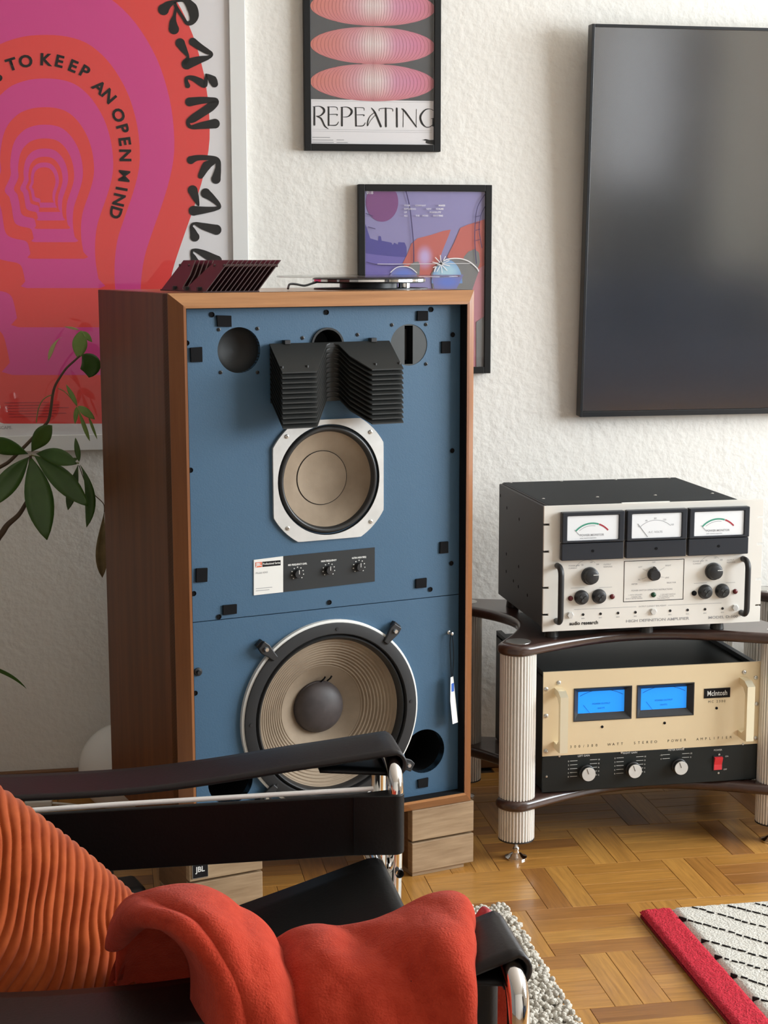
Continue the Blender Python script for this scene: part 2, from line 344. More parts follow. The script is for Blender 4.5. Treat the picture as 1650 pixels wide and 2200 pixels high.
# parquet: rows .21 deep, finger blocks of four strips, pairs of cross planks between
fl = struct(obj('floor', MB().box(XL-.15, XR+.15, YF-.15, YB+.15, -.12, -.006), 'mdf'))
rest = MB(); REST_UV = []
def plankmesh(lx, ly, swap):
    g = .00035; b = MB(); x, y = lx/2-g, ly/2-g; c = .0008
    b.v = [(-x, -y, -.006), (x, -y, -.006), (x, y, -.006), (-x, y, -.006), (-x, -y, -c*.6), (x, -y, -c*.6), (x, y, -c*.6), (-x, y, -c*.6), (-x+c, -y+c, 0), (x-c, -y+c, 0), (x-c, y-c, 0), (-x+c, y-c, 0)]
    b.f = [(8, 9, 10, 11)] + [(i, (i+1) % 4, (i+1) % 4+4, i+4) for i in range(4)] + [(i+4, (i+1) % 4+4, (i+1) % 4+8, i+8) for i in range(4)]
    me = b.mesh('plank', 'oak'); uvl = me.uv_layers.new(name='UVMap')
    for lp in me.loops:
        v = me.vertices[lp.vertex_index].co; uvl.data[lp.index].uv = (v.y, v.x) if swap else (v.x, v.y)
    return me, b
PER, RH = .305, .2105
PH, bH = plankmesh(.205, RH/4, False); PV, bV = plankmesh(.05, RH, True)
for r in range(int((YF-3.09)/RH)-2, 5):
    y0 = 3.09+r*RH
    off = .825 if r % 2 == 1 else .985-PER
    for c in range(-12, 10):
        x0 = off+c*PER
        cells = [(x0+.025+.05*k, y0+RH/2, 1) for k in range(2)] + [(x0+.1+.1025, y0+RH*(k+.5)/4, 0) for k in range(4)]
        for (x, y, vert) in cells:
            if x < XL or x > XR or y < YF or y > YB-.01: continue
            near = (.25 < x < 1.75 and 2.27 < y < 3.42) or (-.42 < x < .32 and 2.93 < y < YB)
            if near: link('plank', PV if vert else PH, fl, (x, y, random.uniform(-.0005, 0)))
            else:
                src = bV if vert else bH; rest.add([(a+x, b+y, c_) for a, b, c_ in src.v], src.f)
                for f in src.f:
                    for i in f: REST_UV.append((src.v[i][1]+x*3, src.v[i][0]+y*3) if vert else (src.v[i][0]+x*3, src.v[i][1]+y*3))
ro = obj('plank_field', rest, 'oak', fl); ro['kind'] = 'stuff'
ul = ro.data.uv_layers.new(name='UVMap')
for i, q in enumerate(REST_UV): ul.data[i].uv = q

# ------------------------------------------------------------------ big loudspeaker
SP = (.11658, 2.94270, .1434); SY = .289424
W, H, D = .635, 1.051, .435
F = Frame(SP, SY)
spk = thing('studio_loudspeaker', 'tall walnut floor loudspeaker with bare blue front baffle and large cone drivers', 'loudspeaker', SP, SY)
T = .022
obj('side_panel', MB().box(0, T, 0, D, 0, H), 'walnut', spk, bev=.0015)
obj('side_panel', MB().box(W-T, W, 0, D, 0, H), 'walnut', spk, bev=.0015)
obj('top_panel', MB().box(T, W-T, 0, D, H-T, H), 'walnut_h_lit', spk)
obj('bottom_panel', MB().box(T, W-T, 0, D, 0, T), 'walnut_h_lit', spk)
obj('back_panel', MB().box(T, W-T, D-.02, D, T, H-T), 'mdf', spk)
lip, ix = -.022, .022
def frame_piece(a, b, n):      # outer corners a,b at y 0; chamfer rising to the lip, then down to the baffle
    ax, az = a; bx, bz = b
    d = ((bx-ax), (bz-az)); L = math.hypot(*d); d = (d[0]/L, d[1]/L)
    def P(c, k, s, y): return (c[0]+n[0]*k+d[0]*k*s, y, c[1]+n[1]*k+d[1]*k*s)
    prof = [(0, 0), (ix, lip), (ix+.005, lip), (ix+.005, .03), (0, .03)]
    v = [P(a, k, 1, y) for k, y in prof] + [P(b, k, -1, y) for k, y in prof]
    n5 = 5; f = [(i, (i+1) % n5, (i+1) % n5+n5, i+n5) for i in range(n5)] + [(4, 3, 2, 1, 0), (5, 6, 7, 8, 9)]
    return MB().add(v, [q[::-1] for q in f])
obj('frame_edge', frame_piece((0, H), (W, H), (0, -1)), 'walnut_h_lit', spk)
obj('frame_edge', frame_piece((W, 0), (0, 0), (0, 1)), 'walnut_h_lit', spk)
obj('frame_edge', frame_piece((0, 0), (0, H), (1, 0)), 'walnut_edge_half_lit', spk)
obj('frame_edge', frame_piece((W, H), (W, 0), (-1, 0)), 'walnut_edge_half_lit', spk)
BY = .006                       # baffle face depth
k0, k1 = ix+.0052, ix+.0064
for a_ in ((k0, k1, k0, H-k0), (W-k1, W-k0, k0, H-k0), (k1, W-k1, k0, k1), (k1, W-k1, H-k1, H-k0)): obj('frame_lining_shade', MB().box(a_[0], a_[1], lip+.002, .004, a_[2], a_[3]), 'black_soft', spk)  # black inner return, partly standing in for the frame's shadow
def q(px, py, y=BY): return F.uv(px, py, y)
seam = (q(415, 1343)[1]+q(963, 1274)[1])/2
mu, mz = q(705, 1030); wu, wz_ = q(709, 1533); WR, MR = .1900, .1165
p1 = q(513.6, 752.4); tw = q(878.5, 741); hn = q(703, 742); pr_ = q(912, 1614); pl_ = (2*wu-pr_[0], pr_[1])
PRr = .0425
e = ix+.004
ub = obj('upper_baffle', MB().holed([(e, seam+.0008), (W-e, seam+.0008), (W-e, H-e), (e, H-e)], [circ(*p1, PRr)[::-1], circ(*tw, .0405)[::-1], circ(*hn, .030)[::-1], circ(mu, mz, .100)[::-1]], BY, BY+.02), 'baffle_blue', spk)
lb = obj('lower_baffle', MB().holed([(e, e), (W-e, e), (W-e, seam-.0008), (e, seam-.0008)], [circ(wu, wz_, .168, 56)[::-1], circ(*pr_, .046)[::-1], circ(*pl_, .046)[::-1]], BY, BY+.02), 'baffle_blue', spk)
def cup(name, c, r, depth, material, parent):
    return obj(name, MB().lathe([(r, BY+.002), (r, BY+depth), (0, BY+depth)], (c[0], 0, c[1]), 40), material, parent, smooth=40)
obj('port_plug', MB().lathe([(PRr, BY+.001), (PRr, BY+.01), (PRr*.97, BY+.016), (PRr*.8, BY+.024), (PRr*.5, BY+.03), (0, BY+.032)], (p1[0], 0, p1[1]), 48), 'charcoal', ub, smooth=60)
cup('bass_port', pr_, .046, .12, 'black_soft', lb); cup('bass_port', pl_, .046, .12, 'black_soft', lb)
# slot tweeter
t_ = thing  # noqa
twd = obj('slot_tweeter', MB().holed(circ(*tw, .0405), [[(tw[0]-.009, tw[1]-.0375), (tw[0]+.009, tw[1]-.0375), (tw[0]+.009, tw[1]+.0375), (tw[0]-.009, tw[1]+.0375)][::-1]], BY+.001, BY+.012), 'grey_metal', ub)
obj('slot_throat', MB().box(tw[0]-.012, tw[0]+.012, BY+.024, BY+.026, tw[1]-.04, tw[1]+.04), 'black_soft', twd)
obj('slot_ribbon', MB().box(tw[0]-.0022, tw[0]+.0022, BY+.016, BY+.024, tw[1]-.03, tw[1]+.03), 'charcoal', twd)
obj('slot_wall', MB().box(tw[0]-.0105, tw[0]-.009, BY+.002, BY+.026, tw[1]-.0375, tw[1]+.0375), 'black_plastic', twd)
obj('slot_wall', MB().box(tw[0]+.009, tw[0]+.0105, BY+.002, BY+.026, tw[1]-.0375, tw[1]+.0375), 'black_plastic', twd)
# horn throat ring behind the lens
obj('horn_ring', MB().lathe([(.034, BY), (.034, BY-.004), (.030, BY-.004), (.028, BY+.06), (0, BY+.06)], (hn[0], 0, hn[1]), 40), 'charcoal', ub, smooth=40)
# midrange driver
def rounded_sq(hs, R, n=96):
    out = []
    for i in range(n):
        a = 2*PI*i/n; r = min(hs/max(abs(math.cos(a)), abs(math.sin(a))), R); out.append((mu+r*math.cos(a), mz+r*math.sin(a)))
    return out
mid = obj('midrange_driver', MB().holed(rounded_sq(MR, .134), [circ(mu, mz, .1075, 64)[::-1]], BY-.006, BY), 'alu', spk)
obj('surround', MB().lathe([(.1078, BY-.004), (.107, BY-.0055), (.1055, BY+.001), (.103, BY-.004), (.099, BY-.007), (.095, BY-.004), (.0925, BY+.003), (.091, BY+.006)], (mu, 0, mz), 72), 'rubber', mid, smooth=80)
obj('cone', MB().lathe([(.0925, BY+.003), (.08, BY+.012), (.0535, BY+.030), (.0515, BY+.031)], (mu, 0, mz), 72), 'cone_brown', mid, smooth=80)
obj('cap_seam', MB().lathe([(.0532, BY+.0288), (.0520, BY+.0288)], (mu, 0, mz), 72), 'black_soft', mid, smooth=80)
obj('dust_cap', MB().lathe([(.0520, BY+.0285), (.04, BY+.0335), (.02, BY+.036), (0, BY+.0368)], (mu, 0, mz), 72), 'cone_brown', mid, smooth=80)
SCREW = MB().lathe([(.0042, 0), (.0042, -.0014), (.0030, -.0022), (.0014, -.0022), (.0012, -.0008), (0, -.0008)], (0, 0, 0), 14).mesh('screw', 'steel', 40)
SCREWB = MB().lathe([(.0036, 0), (.0036, -.0012), (.0016, -.002), (.0014, -.0004), (0, -.0004)], (0, 0, 0), 12).mesh('screw', 'black_plastic', 40)
for a in (45, 135, 225, 315): link('screw', SCREW, mid, (mu+.1245*math.cos(math.radians(a)), BY-.006, mz+.1245*math.sin(math.radians(a))))
# woofer
wf = obj('woofer', MB().lathe([(WR, BY), (WR, BY-.009), (WR-.003, BY-.0105), (WR-.006, BY-.0100), (WR-.006, BY)], (wu, 0, wz_), 96, closed=True), 'white_print', spk, smooth=50)
obj('gasket', MB().lathe([(WR-.005, BY), (WR-.005, BY-.0135), (WR-.008, BY-.0145), (WR-.026, BY-.0145), (WR-.028, BY-.012), (WR-.028, BY)], (wu, 0, wz_), 96, closed=True), 'black_matte', wf, smooth=50)
obj('surround', MB().lathe([(WR-.0265, BY-.010), (WR-.029, BY-.004), (WR-.031, BY-.009), (WR-.034, BY-.0125), (WR-.038, BY-.009), (WR-.0395, BY-.003), (WR-.041, BY+.002)], (wu, 0, wz_), 96), 'rubber', wf, smooth=80)
prof = []; r0, r1 = WR-.040, .085
for i in range(0, 81):
    t = i/80; r = r0+(r1-r0)*t; h = BY+.001+.040*t**.93
    prof.append((r, h+(.0013*math.sin(2*PI*t*11) if .06 < t < .97 else 0)))
prof += [(.078, BY+.046), (.06, BY+.055), (.05, BY+.060)]
obj('cone', MB().lathe(prof, (wu, 0, wz_), 96), 'cone_brown', wf, smooth=80)
obj('dust_cap', MB().lathe([(.0535, BY+.060), (.0525, BY+.053)] + [(.0515*math.sin(a), BY+.053-.026*(math.cos(a))) for a in [PI/2*(1-k/10) for k in range(0, 11)]], (wu, 0, wz_), 64), 'dome_grey', wf, smooth=80)
for dx in (.004, .018): obj('lead_wire', MB().tube([(wu+dx, BY+.052, wz_+.052), (wu+dx+.004, BY+.046, wz_+.058), (wu+dx+.007, BY+.045, wz_+.063)], .0016, 8), 'black_soft', wf, smooth=60)
for px, py in ((719, 1326), (527, 1555), (892, 1500), (585, 1689)):
    u, z = q(px, py); a = math.atan2(z-wz_, u-wu)
    obj('gasket_screw', MB().lathe([(.0032, BY-.0135), (.0032, BY-.0158), (0, BY-.0158)], (wu+(WR-.017)*math.cos(a), 0, wz_+(WR-.017)*math.sin(a)), 12), 'black_plastic', wf, smooth=40)
for px, py in ((560, 1387), (848, 1340), (570, 1702), (862, 1634)):
    u, z = q(px, py); a = math.atan2(z-wz_, u-wu); c = (wu+(WR+.016)*math.cos(a), wz_+(WR+.016)*math.sin(a)); d = (math.cos(a), math.sin(a)); n = (-d[1], d[0])
    def pt(i, j): return (c[0]+d[0]*i+n[0]*j, c[1]+d[1]*i+n[1]*j)
    cl = obj('clamp', MB().prism([pt(.014, -.009), pt(.012, .010), pt(.0, .012), pt(-.016, .008), pt(-.030, .006), pt(-.030, -.006), pt(-.016, -.008), pt(0, -.011)], BY-.019, BY-.011), 'black_plastic', wf, bev=.002)
    obj('clamp_foot', MB().prism([pt(.016, -.008), pt(.016, .008), pt(.006, .008), pt(.006, -.008)], BY-.012, BY), 'black_plastic', cl)
    obj('clamp_bolt', MB().lathe([(.0052, BY-.018), (.0052, BY-.022), (.004, BY-.0245), (0, BY-.0245)], (c[0], 0, c[1]), 6), 'steel', cl)
# control panel
def qp(px, py): return q(px, py, BY-.001)
cp = obj('control_panel', MB().prism([qp(608, 1272), qp(805, 1249), qp(805, 1176), qp(608, 1195)], BY-.0015, BY), 'charcoal', spk)
lbp = obj('label_plate', MB().prism([qp(545, 1279), qp(608, 1272), qp(608, 1195), qp(545, 1203)], BY-.0018, BY), 'white_print', cp)
a0 = qp(545, 1279); a1 = qp(608, 1195); lw = a1[0]-a0[0]; lh = a1[1]-a0[1]
obj('logo_box', MB().box(a0[0]+lw*.07, a0[0]+lw*.28, BY-.0022, BY-.0017, a0[1]+lh*.76, a0[1]+lh*.90), 'orange_logo', lbp)
obj('name_bar', MB().box(a0[0]+lw*.30, a0[0]+lw*.91, BY-.0022, BY-.0017, a0[1]+lh*.76, a0[1]+lh*.90), 'ink', lbp)
text('logo_letters', 'JBL', .0085, (a0[0]+lw*.175, BY-.0024, a0[1]+lh*.80), lbp, 'white_print', 'CENTER', bold=.0003)
text('name_letters', 'Professional Series', .0056, (a0[0]+lw*.605, BY-.0024, a0[1]+lh*.81), lbp, 'white_print', 'CENTER', xs=.85, bold=.0001)
text('model_letters', 'Model 4343', .0052, (a0[0]+lw*.07, BY-.0022, a0[1]+lh*.58), lbp, 'grey_print')
for i in range(2): obj('fine_print', MB().box(a0[0]+lw*.07, a0[0]+lw*(.62-.1*i), BY-.0020, BY-.0017, a0[1]+lh*(.17-.06*i), a0[1]+lh*(.185-.06*i)), 'grey_print', lbp)
for (px, py), ttl, tw_ in (((639, 1232), 'MID FREQUENCY LEVEL', .044), ((706, 1224), 'HIGH FREQUENCY', .034), ((771, 1217), 'ULTRA HIGH FREQ', .034)):
    u, z = qp(px, py)
    text('knob_caption', ttl, .0046, (u, BY-.0021, z+.0165), cp, 'line_white', 'CENTER', xs=tw_/(.0046*.62*len(ttl)), bold=.0002)
    for k in range(9):
        a = math.radians(-45+k*33.75); rr = .0125
        obj('dial_mark', MB().box(u+rr*math.cos(a)-.0011, u+rr*math.cos(a)+.0011, BY-.0021, BY-.0015, z+rr*math.sin(a)-.0009, z+rr*math.sin(a)+.0009), 'line_white', cp)
    kn = obj('knob', MB().lathe([(.0085, BY-.0015), (.0085, BY-.009), (.0078, BY-.0105), (0, BY-.0105)], (u, 0, z), 20), 'black_plastic', cp, smooth=40)
    obj('pointer', MB().box(u-.0006, u+.0006, BY-.011, BY-.0104, z, z+.008), 'line_white', kn)
# grille pads, holes, screws
for px, py, wpx, hpx in ((481, 690, 29, 24), (421, 762, 23, 31), (907, 678, 25, 22), (957, 746, 20, 27), (433, 1235, 23, 30), (493, 1309, 29, 22), (904, 1253, 25, 22), (953, 1176, 20, 27), (908, 1682, 24, 22)):
    u, z = q(px, py, BY-.001); du = wpx/2/1030; dz = hpx/2/1150
    r = [random.uniform(-.0008, .0008) for _ in range(8)]
    obj('grille_pad', MB().prism([(u-du+r[0], z-dz+r[1]), (u+du+r[2], z-dz+r[3]), (u+du+r[4], z+dz+r[5]), (u-du+r[6], z+dz+r[7])], BY-.004, BY), 'black_soft', ub if py < 1330 else lb, bev=.0008)
HOLE = MB().lathe([(.0050, -.0016), (.0042, -.0016), (.0040, -.0003), (0, -.0003)], (0, 0, 0), 18).mesh('bolt_hole', 'black_soft', 40)
for px, py in ((455, 676), (701, 671), (926, 665), (401, 737), (972, 719), (409, 1010), (971, 968), (416, 1275), (470, 1325), (707, 1294), (924, 1266), (969, 1210), (419, 1489)):
    u, z = q(px, py); link('bolt_hole', HOLE, ub if py < 1330 else lb, (u, BY, z))
for px, py in ((470, 708), (553, 706), (474, 800), (553, 800), (842, 698), (915, 697), (915, 782), (650, 726), (768, 719)):
    u, z = q(px, py); link('screw', SCREWB, ub, (u, BY, z))
for px, py in ((425, 1443),):
    u, z = q(px, py); obj('knurled_nut', MB().lathe([(.008, BY), (.008, BY-.003), (.004, BY-.004), (.004, BY-.010), (0, BY-.010)], (u, 0, z), 16), 'black_plastic', lb, smooth=40)
# slant-plate acoustic lens: plates hang from a mounting plane and slope forward
def lens_parts(parent, material, xf, n=12, step=.0093, wid=.252, dep=.060, drop=.052):
    P = []
    for s, d in ((0, 0), (wid, 0), (wid, 1), (wid-.067, 1), (wid-.10, .5), (.140, .08), (.132, .03), (.124, .03), (.116, .08), (.10, .40), (.070, 1), (0, 1)): P.append((s, d))
    for k in range(n):
        top = [xf((s, -dep*d, -drop*d-step*k)) for s, d in P]; bot = [xf((s, -dep*d, -drop*d-step*k-.0022)) for s, d in P]
        m_ = len(P); b = MB().add(top+bot, [tuple(range(m_-1, -1, -1)), tuple(range(m_, 2*m_))] + [(i, (i+1) % m_, (i+1) % m_+m_, i+m_) for i in range(m_)])
        obj('lens_plate', b, material, parent)
    for s in (.004, .055, wid-.055, wid-.004):     # spacer rods
        obj('lens_spacer', MB().tube([xf((s, -dep*.82, -drop*.82+.002)), xf((s, -dep*.82, -drop*.82-step*(n-1)-.004))], .003, 8), material, parent)
lu, lz = q(578.5, 738.4, BY-.008)
ru, rz = q(836, 724, BY-.008)
lens = obj('acoustic_lens', MB().box(lu+.004, ru-.004, BY-.010, BY-.0005, lz-.112, lz-.001), 'lens_black', spk)
lens_parts(lens, MATS['lens_black'], lambda p: (lu+p[0]*(ru-lu)/.252, BY-.009+p[1], lz+p[2]), drop=.050)
for s in (.035, .215): obj('lens_clip', MB().box(lu+s-.006, lu+s+.006, BY-.014, BY, lz-.002, lz+.006), 'black_plastic', lens, bev=.001)
hp = q(963, 1358)
obj('hook_screw', MB().lathe([(.004, BY), (.004, BY-.004), (.0018, BY-.005), (.0018, BY-.016), (.0032, BY-.017), (0, BY-.018)], (hp[0], 0, hp[1]), 12), 'steel', lb, smooth=40)
# hang tag
HT = F.o+F.ex*hp[0]+F.ey*(BY-.012)+Vector((0, 0, hp[1]))
ht = thing('hang_tag', 'white paper tag with blue square hanging on string in the loudspeaker', 'tag', HT, SY)
tz = q(963, 1450)[1]-hp[1]; tb = q(963, 1548)[1]-hp[1]
obj('string', MB().tube(smoothpath([(.0, 0, .003), (-.004, -.003, -.02), (-.003, -.004, tz*.6), (0.001, -.003, tz-.006), (.004, -.004, tz*.6), (.003, -.003, -.02), (0.0, 0, .003)]), .0007, 6), 'ink', ht, smooth=60)
tg = MB()
for k, (zz, dx) in enumerate(((tz, 0), (tz+(tb-tz)*.5, .001), (tb, .005))): tg.v += [(-.0085+dx+(.003 if k == 0 else 0), -.009-.003*k, zz), (.0075+dx-(.003 if k == 0 else 0), -.002-.003*k, zz), (.0075+dx-(.003 if k == 0 else 0), -.0012-.003*k, zz), (-.0085+dx+(.003 if k == 0 else 0), -.0082-.003*k, zz)]
for k in range(2): tg.f += [(4*k+i, 4*k+(i+1) % 4, 4*k+4+(i+1) % 4, 4*k+4+i) for i in range(4)]
tg.f += [(3, 2, 1, 0), (8, 9, 10, 11)]
tg.f = [f[::-1] for f in tg.f]
obj('tag_card', tg, 'white_print', ht)
zz = tz+(tb-tz)*.22
obj('blue_mark', MB().add([(-.003, -.0090, zz-.009), (.0045, -.0058, zz-.009), (.0045, -.0050, zz+.008), (-.003, -.0084, zz+.008)], [(0, 1, 2, 3)]), 'blue_print', ht)

# ------------------------------------------------------------------ wooden stands under the loudspeaker
def stand(u0, u1, label, badge):
    o = F.o+F.ex*u0; o.z = 0
    s = thing('wooden_riser', label, 'speaker riser', o, SY, 'wooden risers under the loudspeaker'); w_ = u1-u0; hh = SP[2]-.0006
    obj('box_body', MB().box(.006, w_-.006, .016, .20, .009, hh), 'ash_dark', s)
    b1 = obj('front_board', MB().box(0, w_, -.002, .018, .0765, hh), 'ash_wood', s, bev=.002)
    obj('front_board', MB().box(0, w_, -.002, .018, .009, .0725), 'ash_wood', s, bev=.002)
    obj('plinth', MB().box(.004, w_-.02, .004, .19, 0, .0085), 'ash_wood', s)
    if badge:
        bx = MB().box(.006, .037, -.0042, -.0018, .0835, .118); bd = obj('badge', bx, 'ink', s)
        for z0, z1, x0, x1 in ((.0830, .0838, .0055, .0375), (.1177, .1185, .0055, .0375), (.083, .1185, .0055, .0063), (.083, .1185, .0367, .0375)):
            obj('badge_rim', MB().box(x0, x1, -.0046, -.0018, z0, z1), 'steel', bd)
        text('badge_letters', 'JBL', .0150, (.0215, -.0046, .0955), bd, 'line_white', 'CENTER', xs=.9, bold=.0004)
stand(.497, .642, 'stacked wooden riser without a badge under the loudspeaker corner beside the amplifier rack', False)
stand(.017, .168, 'stacked wooden riser with a small black badge under the loudspeaker', True)

# ------------------------------------------------------------------ things on top of the loudspeaker
TOPZ = SP[2]+H
la = Frame((SP[0], SP[1], TOPZ), SY)
# lens lying on its mounting plane: plate length runs front to back, plates lean to the right
def on_top(px, ylocal):     # u on cabinet top at given depth
    return la.uv(px, 622, ylocal)[0]
ml = thing('slant_plate_lens', 'dark maroon slant-plate acoustic lens lying on top of the loudspeaker', 'acoustic lens', F.o+F.ex*0+Vector((0, 0, H)), SY)
y_front = .030; u0 = on_top(442, y_front)
def lx(p):      # p=(s along plate, -forward, -stack)
    s, d, k = p
    fwd = -d/.060
    stk = -(k+.052*fwd)
    return (u0+stk*1.0+.047*fwd, y_front+s, .0025+.0565*fwd)
lens_parts(ml, MATS['lens_maroon'], lx)
obj('base_plate', MB().box(u0-.004, u0+.108, y_front+.004, y_front+.248, 0, .0025), 'lens_maroon', ml)
for s in (.03, .10, .17): obj('lens_clip', MB().box(u0-.004, u0+.004, y_front+s, y_front+s+.010, .002, .010), 'black_plastic', ml, bev=.001)
# glass-topped turntable base
du_, dy_ = .43, .225
dc = F.o+F.ex*la.uv(792, 600, dy_)[0]+F.ey*dy_; dc.z = TOPZ
tt = thing('display_turntable', 'thin round glass disc on low black turntable base on top of the loudspeaker', 'turntable', dc, SY)
obj('base_foot', MB().lathe([(.060, 0), (.060, .0125), (0, .0125)], (0, 0, 0), 48, 'z'), 'black_plastic', tt, smooth=40)
obj('base_plate', MB().lathe([(.118, .0), (.118, .002), (0.0, .002)], (.005, 0, 0), 64, 'z'), 'black_plastic', tt, smooth=40)
obj('platter', MB().lathe([(.112, .0125), (.116, .0135), (.116, .0215), (.110, .0235), (0, .0235)], (0, 0, 0), 64, 'z'), 'black_plastic', tt, smooth=40)
obj('platter_rim', MB().lathe([(.1163, .0150), (.1185, .0155), (.1185, .0200), (.1163, .0205)], (0, 0, 0), 64, 'z'), 'chrome', tt, smooth=40)
obj('glass_disc', MB().lathe([(0, .0240), (.188, .0240), (.190, .0250), (.190, .0265), (.188, .0275), (0, .0275)], (0, 0, 0), 96, 'z'), 'disc_glass', tt, smooth=40)
obj('cable', MB().tube(smoothpath([(-.112, 0, .016), (-.13, -.005, .012), (-.15, -.012, .008), (-.17, -.015, .011), (-.19, -.03, .011), (-.20, -.045, .003)]), .0022, 8), 'black_plastic', tt, smooth=60)
obj('spindle', MB().lathe([(.012, .0125), (.012, .0001)], (.072, -.02, 0), 20, 'z'), 'chrome', tt, smooth=40)

# ------------------------------------------------------------------ television
tvx0, tvx1 = 1.131, 2.76
zt, zb = ony(1272, 51, 3.690).z, ony(1246, 896, 3.735).z
tilt = math.atan2(.045, zt-zb); th = math.hypot(.045, zt-zb)
tv = thing('television', 'large flat black television mounted on the white wall above the amplifiers', 'television', (tvx0, 3.735, zb), 0)
tv.rotation_euler = (tilt, 0, 0)
tw2 = tvx1-tvx0
obj('housing', MB().box(0, tw2, .004, .030, 0, th), 'tv_frame', tv, bev=.002)
obj('screen', MB().box(.007, tw2-.007, .0005, .005, .014, th-.007), 'tv_screen', tv)
for a in ((0, .007, 0, th), (tw2-.007, tw2, 0, th), (.007, tw2-.007, 0, .013), (.007, tw2-.007, th-.007, th)):
    obj('bezel', MB().box(a[0], a[1], -.003, .006, a[2], a[3]), 'tv_frame', tv, bev=.001)
obj('wall_bracket', MB().box(tw2/2-.3, tw2/2+.3, .030, .034, .25, .65), 'black_plastic', tv)

# ------------------------------------------------------------------ posters
def poster(name, label, x0, x1, z0, z1, fw, dep, fmat, mount=0):
    p = thing(name, label, 'poster', ((x0+x1)/2, YB, z0), 0)
    cx = (x0+x1)/2; X0, X1, Z = x0-cx, x1-cx, z1-z0
    for (a, b, c, d) in ((X0, X0+fw, 0, Z), (X1-fw, X1, 0, Z), (X0+fw, X1-fw, 0, fw), (X0+fw, X1-fw, Z-fw, Z)):
        obj('frame_bar', MB().box(a, b, -dep, -.001, c, d), fmat, p, bev=.0012)
    pp = obj('print', MB().box(X0+fw, X1-fw, -dep+.008, -.004, fw, Z-fw), 'paper', p)
    obj('glass_pane', MB().box(X0+fw, X1-fw, -dep+.003, -dep+.0045, fw, Z-fw), 'glazing', p)
    yp = -dep+.008
    def uv(px, py):
        v = ony(px, py, YB+yp); return v.x-cx, v.z-z0
    return p, pp, uv, yp, (X0+fw, X1-fw, fw, Z-fw)
# head poster
a = ony(534, 560, YB-.022); b_ = ony(150, 968, YB-.022)
P1 = poster('head_poster', 'large white-framed poster of nested red and pink head silhouettes', a.x-.95, a.x, b_.z, b_.z+1.30, .036, .022, 'frame_white')
p, pp, uv, yp, box = P1
r4 = win(0, 60, 4.4)
TPL = [(430, 915), (340, 922), (250, 952), (190, 1000), (150, 1050), (120, 1120), (103, 1210), (96, 1300), (103, 1370), (92, 1420), (72, 1465), (48, 1515), (48, 1550), (66, 1575), (88, 1600), (98, 1640), (110, 1690), (120, 1760), (130, 1815), (148, 1850), (185, 1872), (235, 1884), (275, 1892), (298, 1910), (310, 1950), (318, 1990), (326, 2025), (715, 2025), (706, 1975), (693, 1900), (688, 1830), (690, 1760), (700, 1690), (722, 1620), (750, 1540), (772, 1465), (784, 1390), (780, 1300), (764, 1215), (735, 1130), (690, 1050), (640, 990), (580, 945), (510, 922)]
shapes = [(-940, 4.24, -966), (-652, 3.337, -423), (-394, 2.49, 66), (-160, 1.785, 478), (0, 1.29, 750), (95, 1.0, 915), (170, .77, 1045), (222, .613, 1140), (268, .470, 1218), (292, .385, 1272), (318, .300, 1318)]
def mincurve(pts, k=3):
    P = [Vector(t) for t in pts]; n = len(P); out = []
    for i in range(n):
        p0, p1, p2, p3 = P[i-1], P[i], P[(i+1) % n], P[(i+2) % n]
        if (p1.y == 2025 and p2.y == 2025): out += [p1]; continue
        for j in range(k):
            t = j/k; out.append(.5*((2*p1)+(p2-p0)*t+(2*p0-5*p1+4*p2-p3)*t*t+(3*p1-p0-3*p2+p3)*t**3))
    return out
TP = mincurve(TPL)
for k, (L_, a_, t_) in enumerate(shapes):
    pts = []
    for v in TP:
        x, y = L_+(v.x-95)*a_, t_+(v.y-915)*a_
        u, z = uv(*r4(x, y)); pts.append((min(max(u, box[0]+.02), box[1]), min(max(z, box[2]+.02), box[3]-.02)))
    pts = [pts[0]]+pts[:0:-1] if False else pts
    obj('print_band', MB().add([(u, yp-.0001*(k+1), z) for u, z in pts], [tuple(range(len(pts)))]), 'poster_red' if k % 2 == 0 else 'poster_pink', pp)
r1 = win(0, 0, 2.5); sx = 1/2.5*3.9/3448
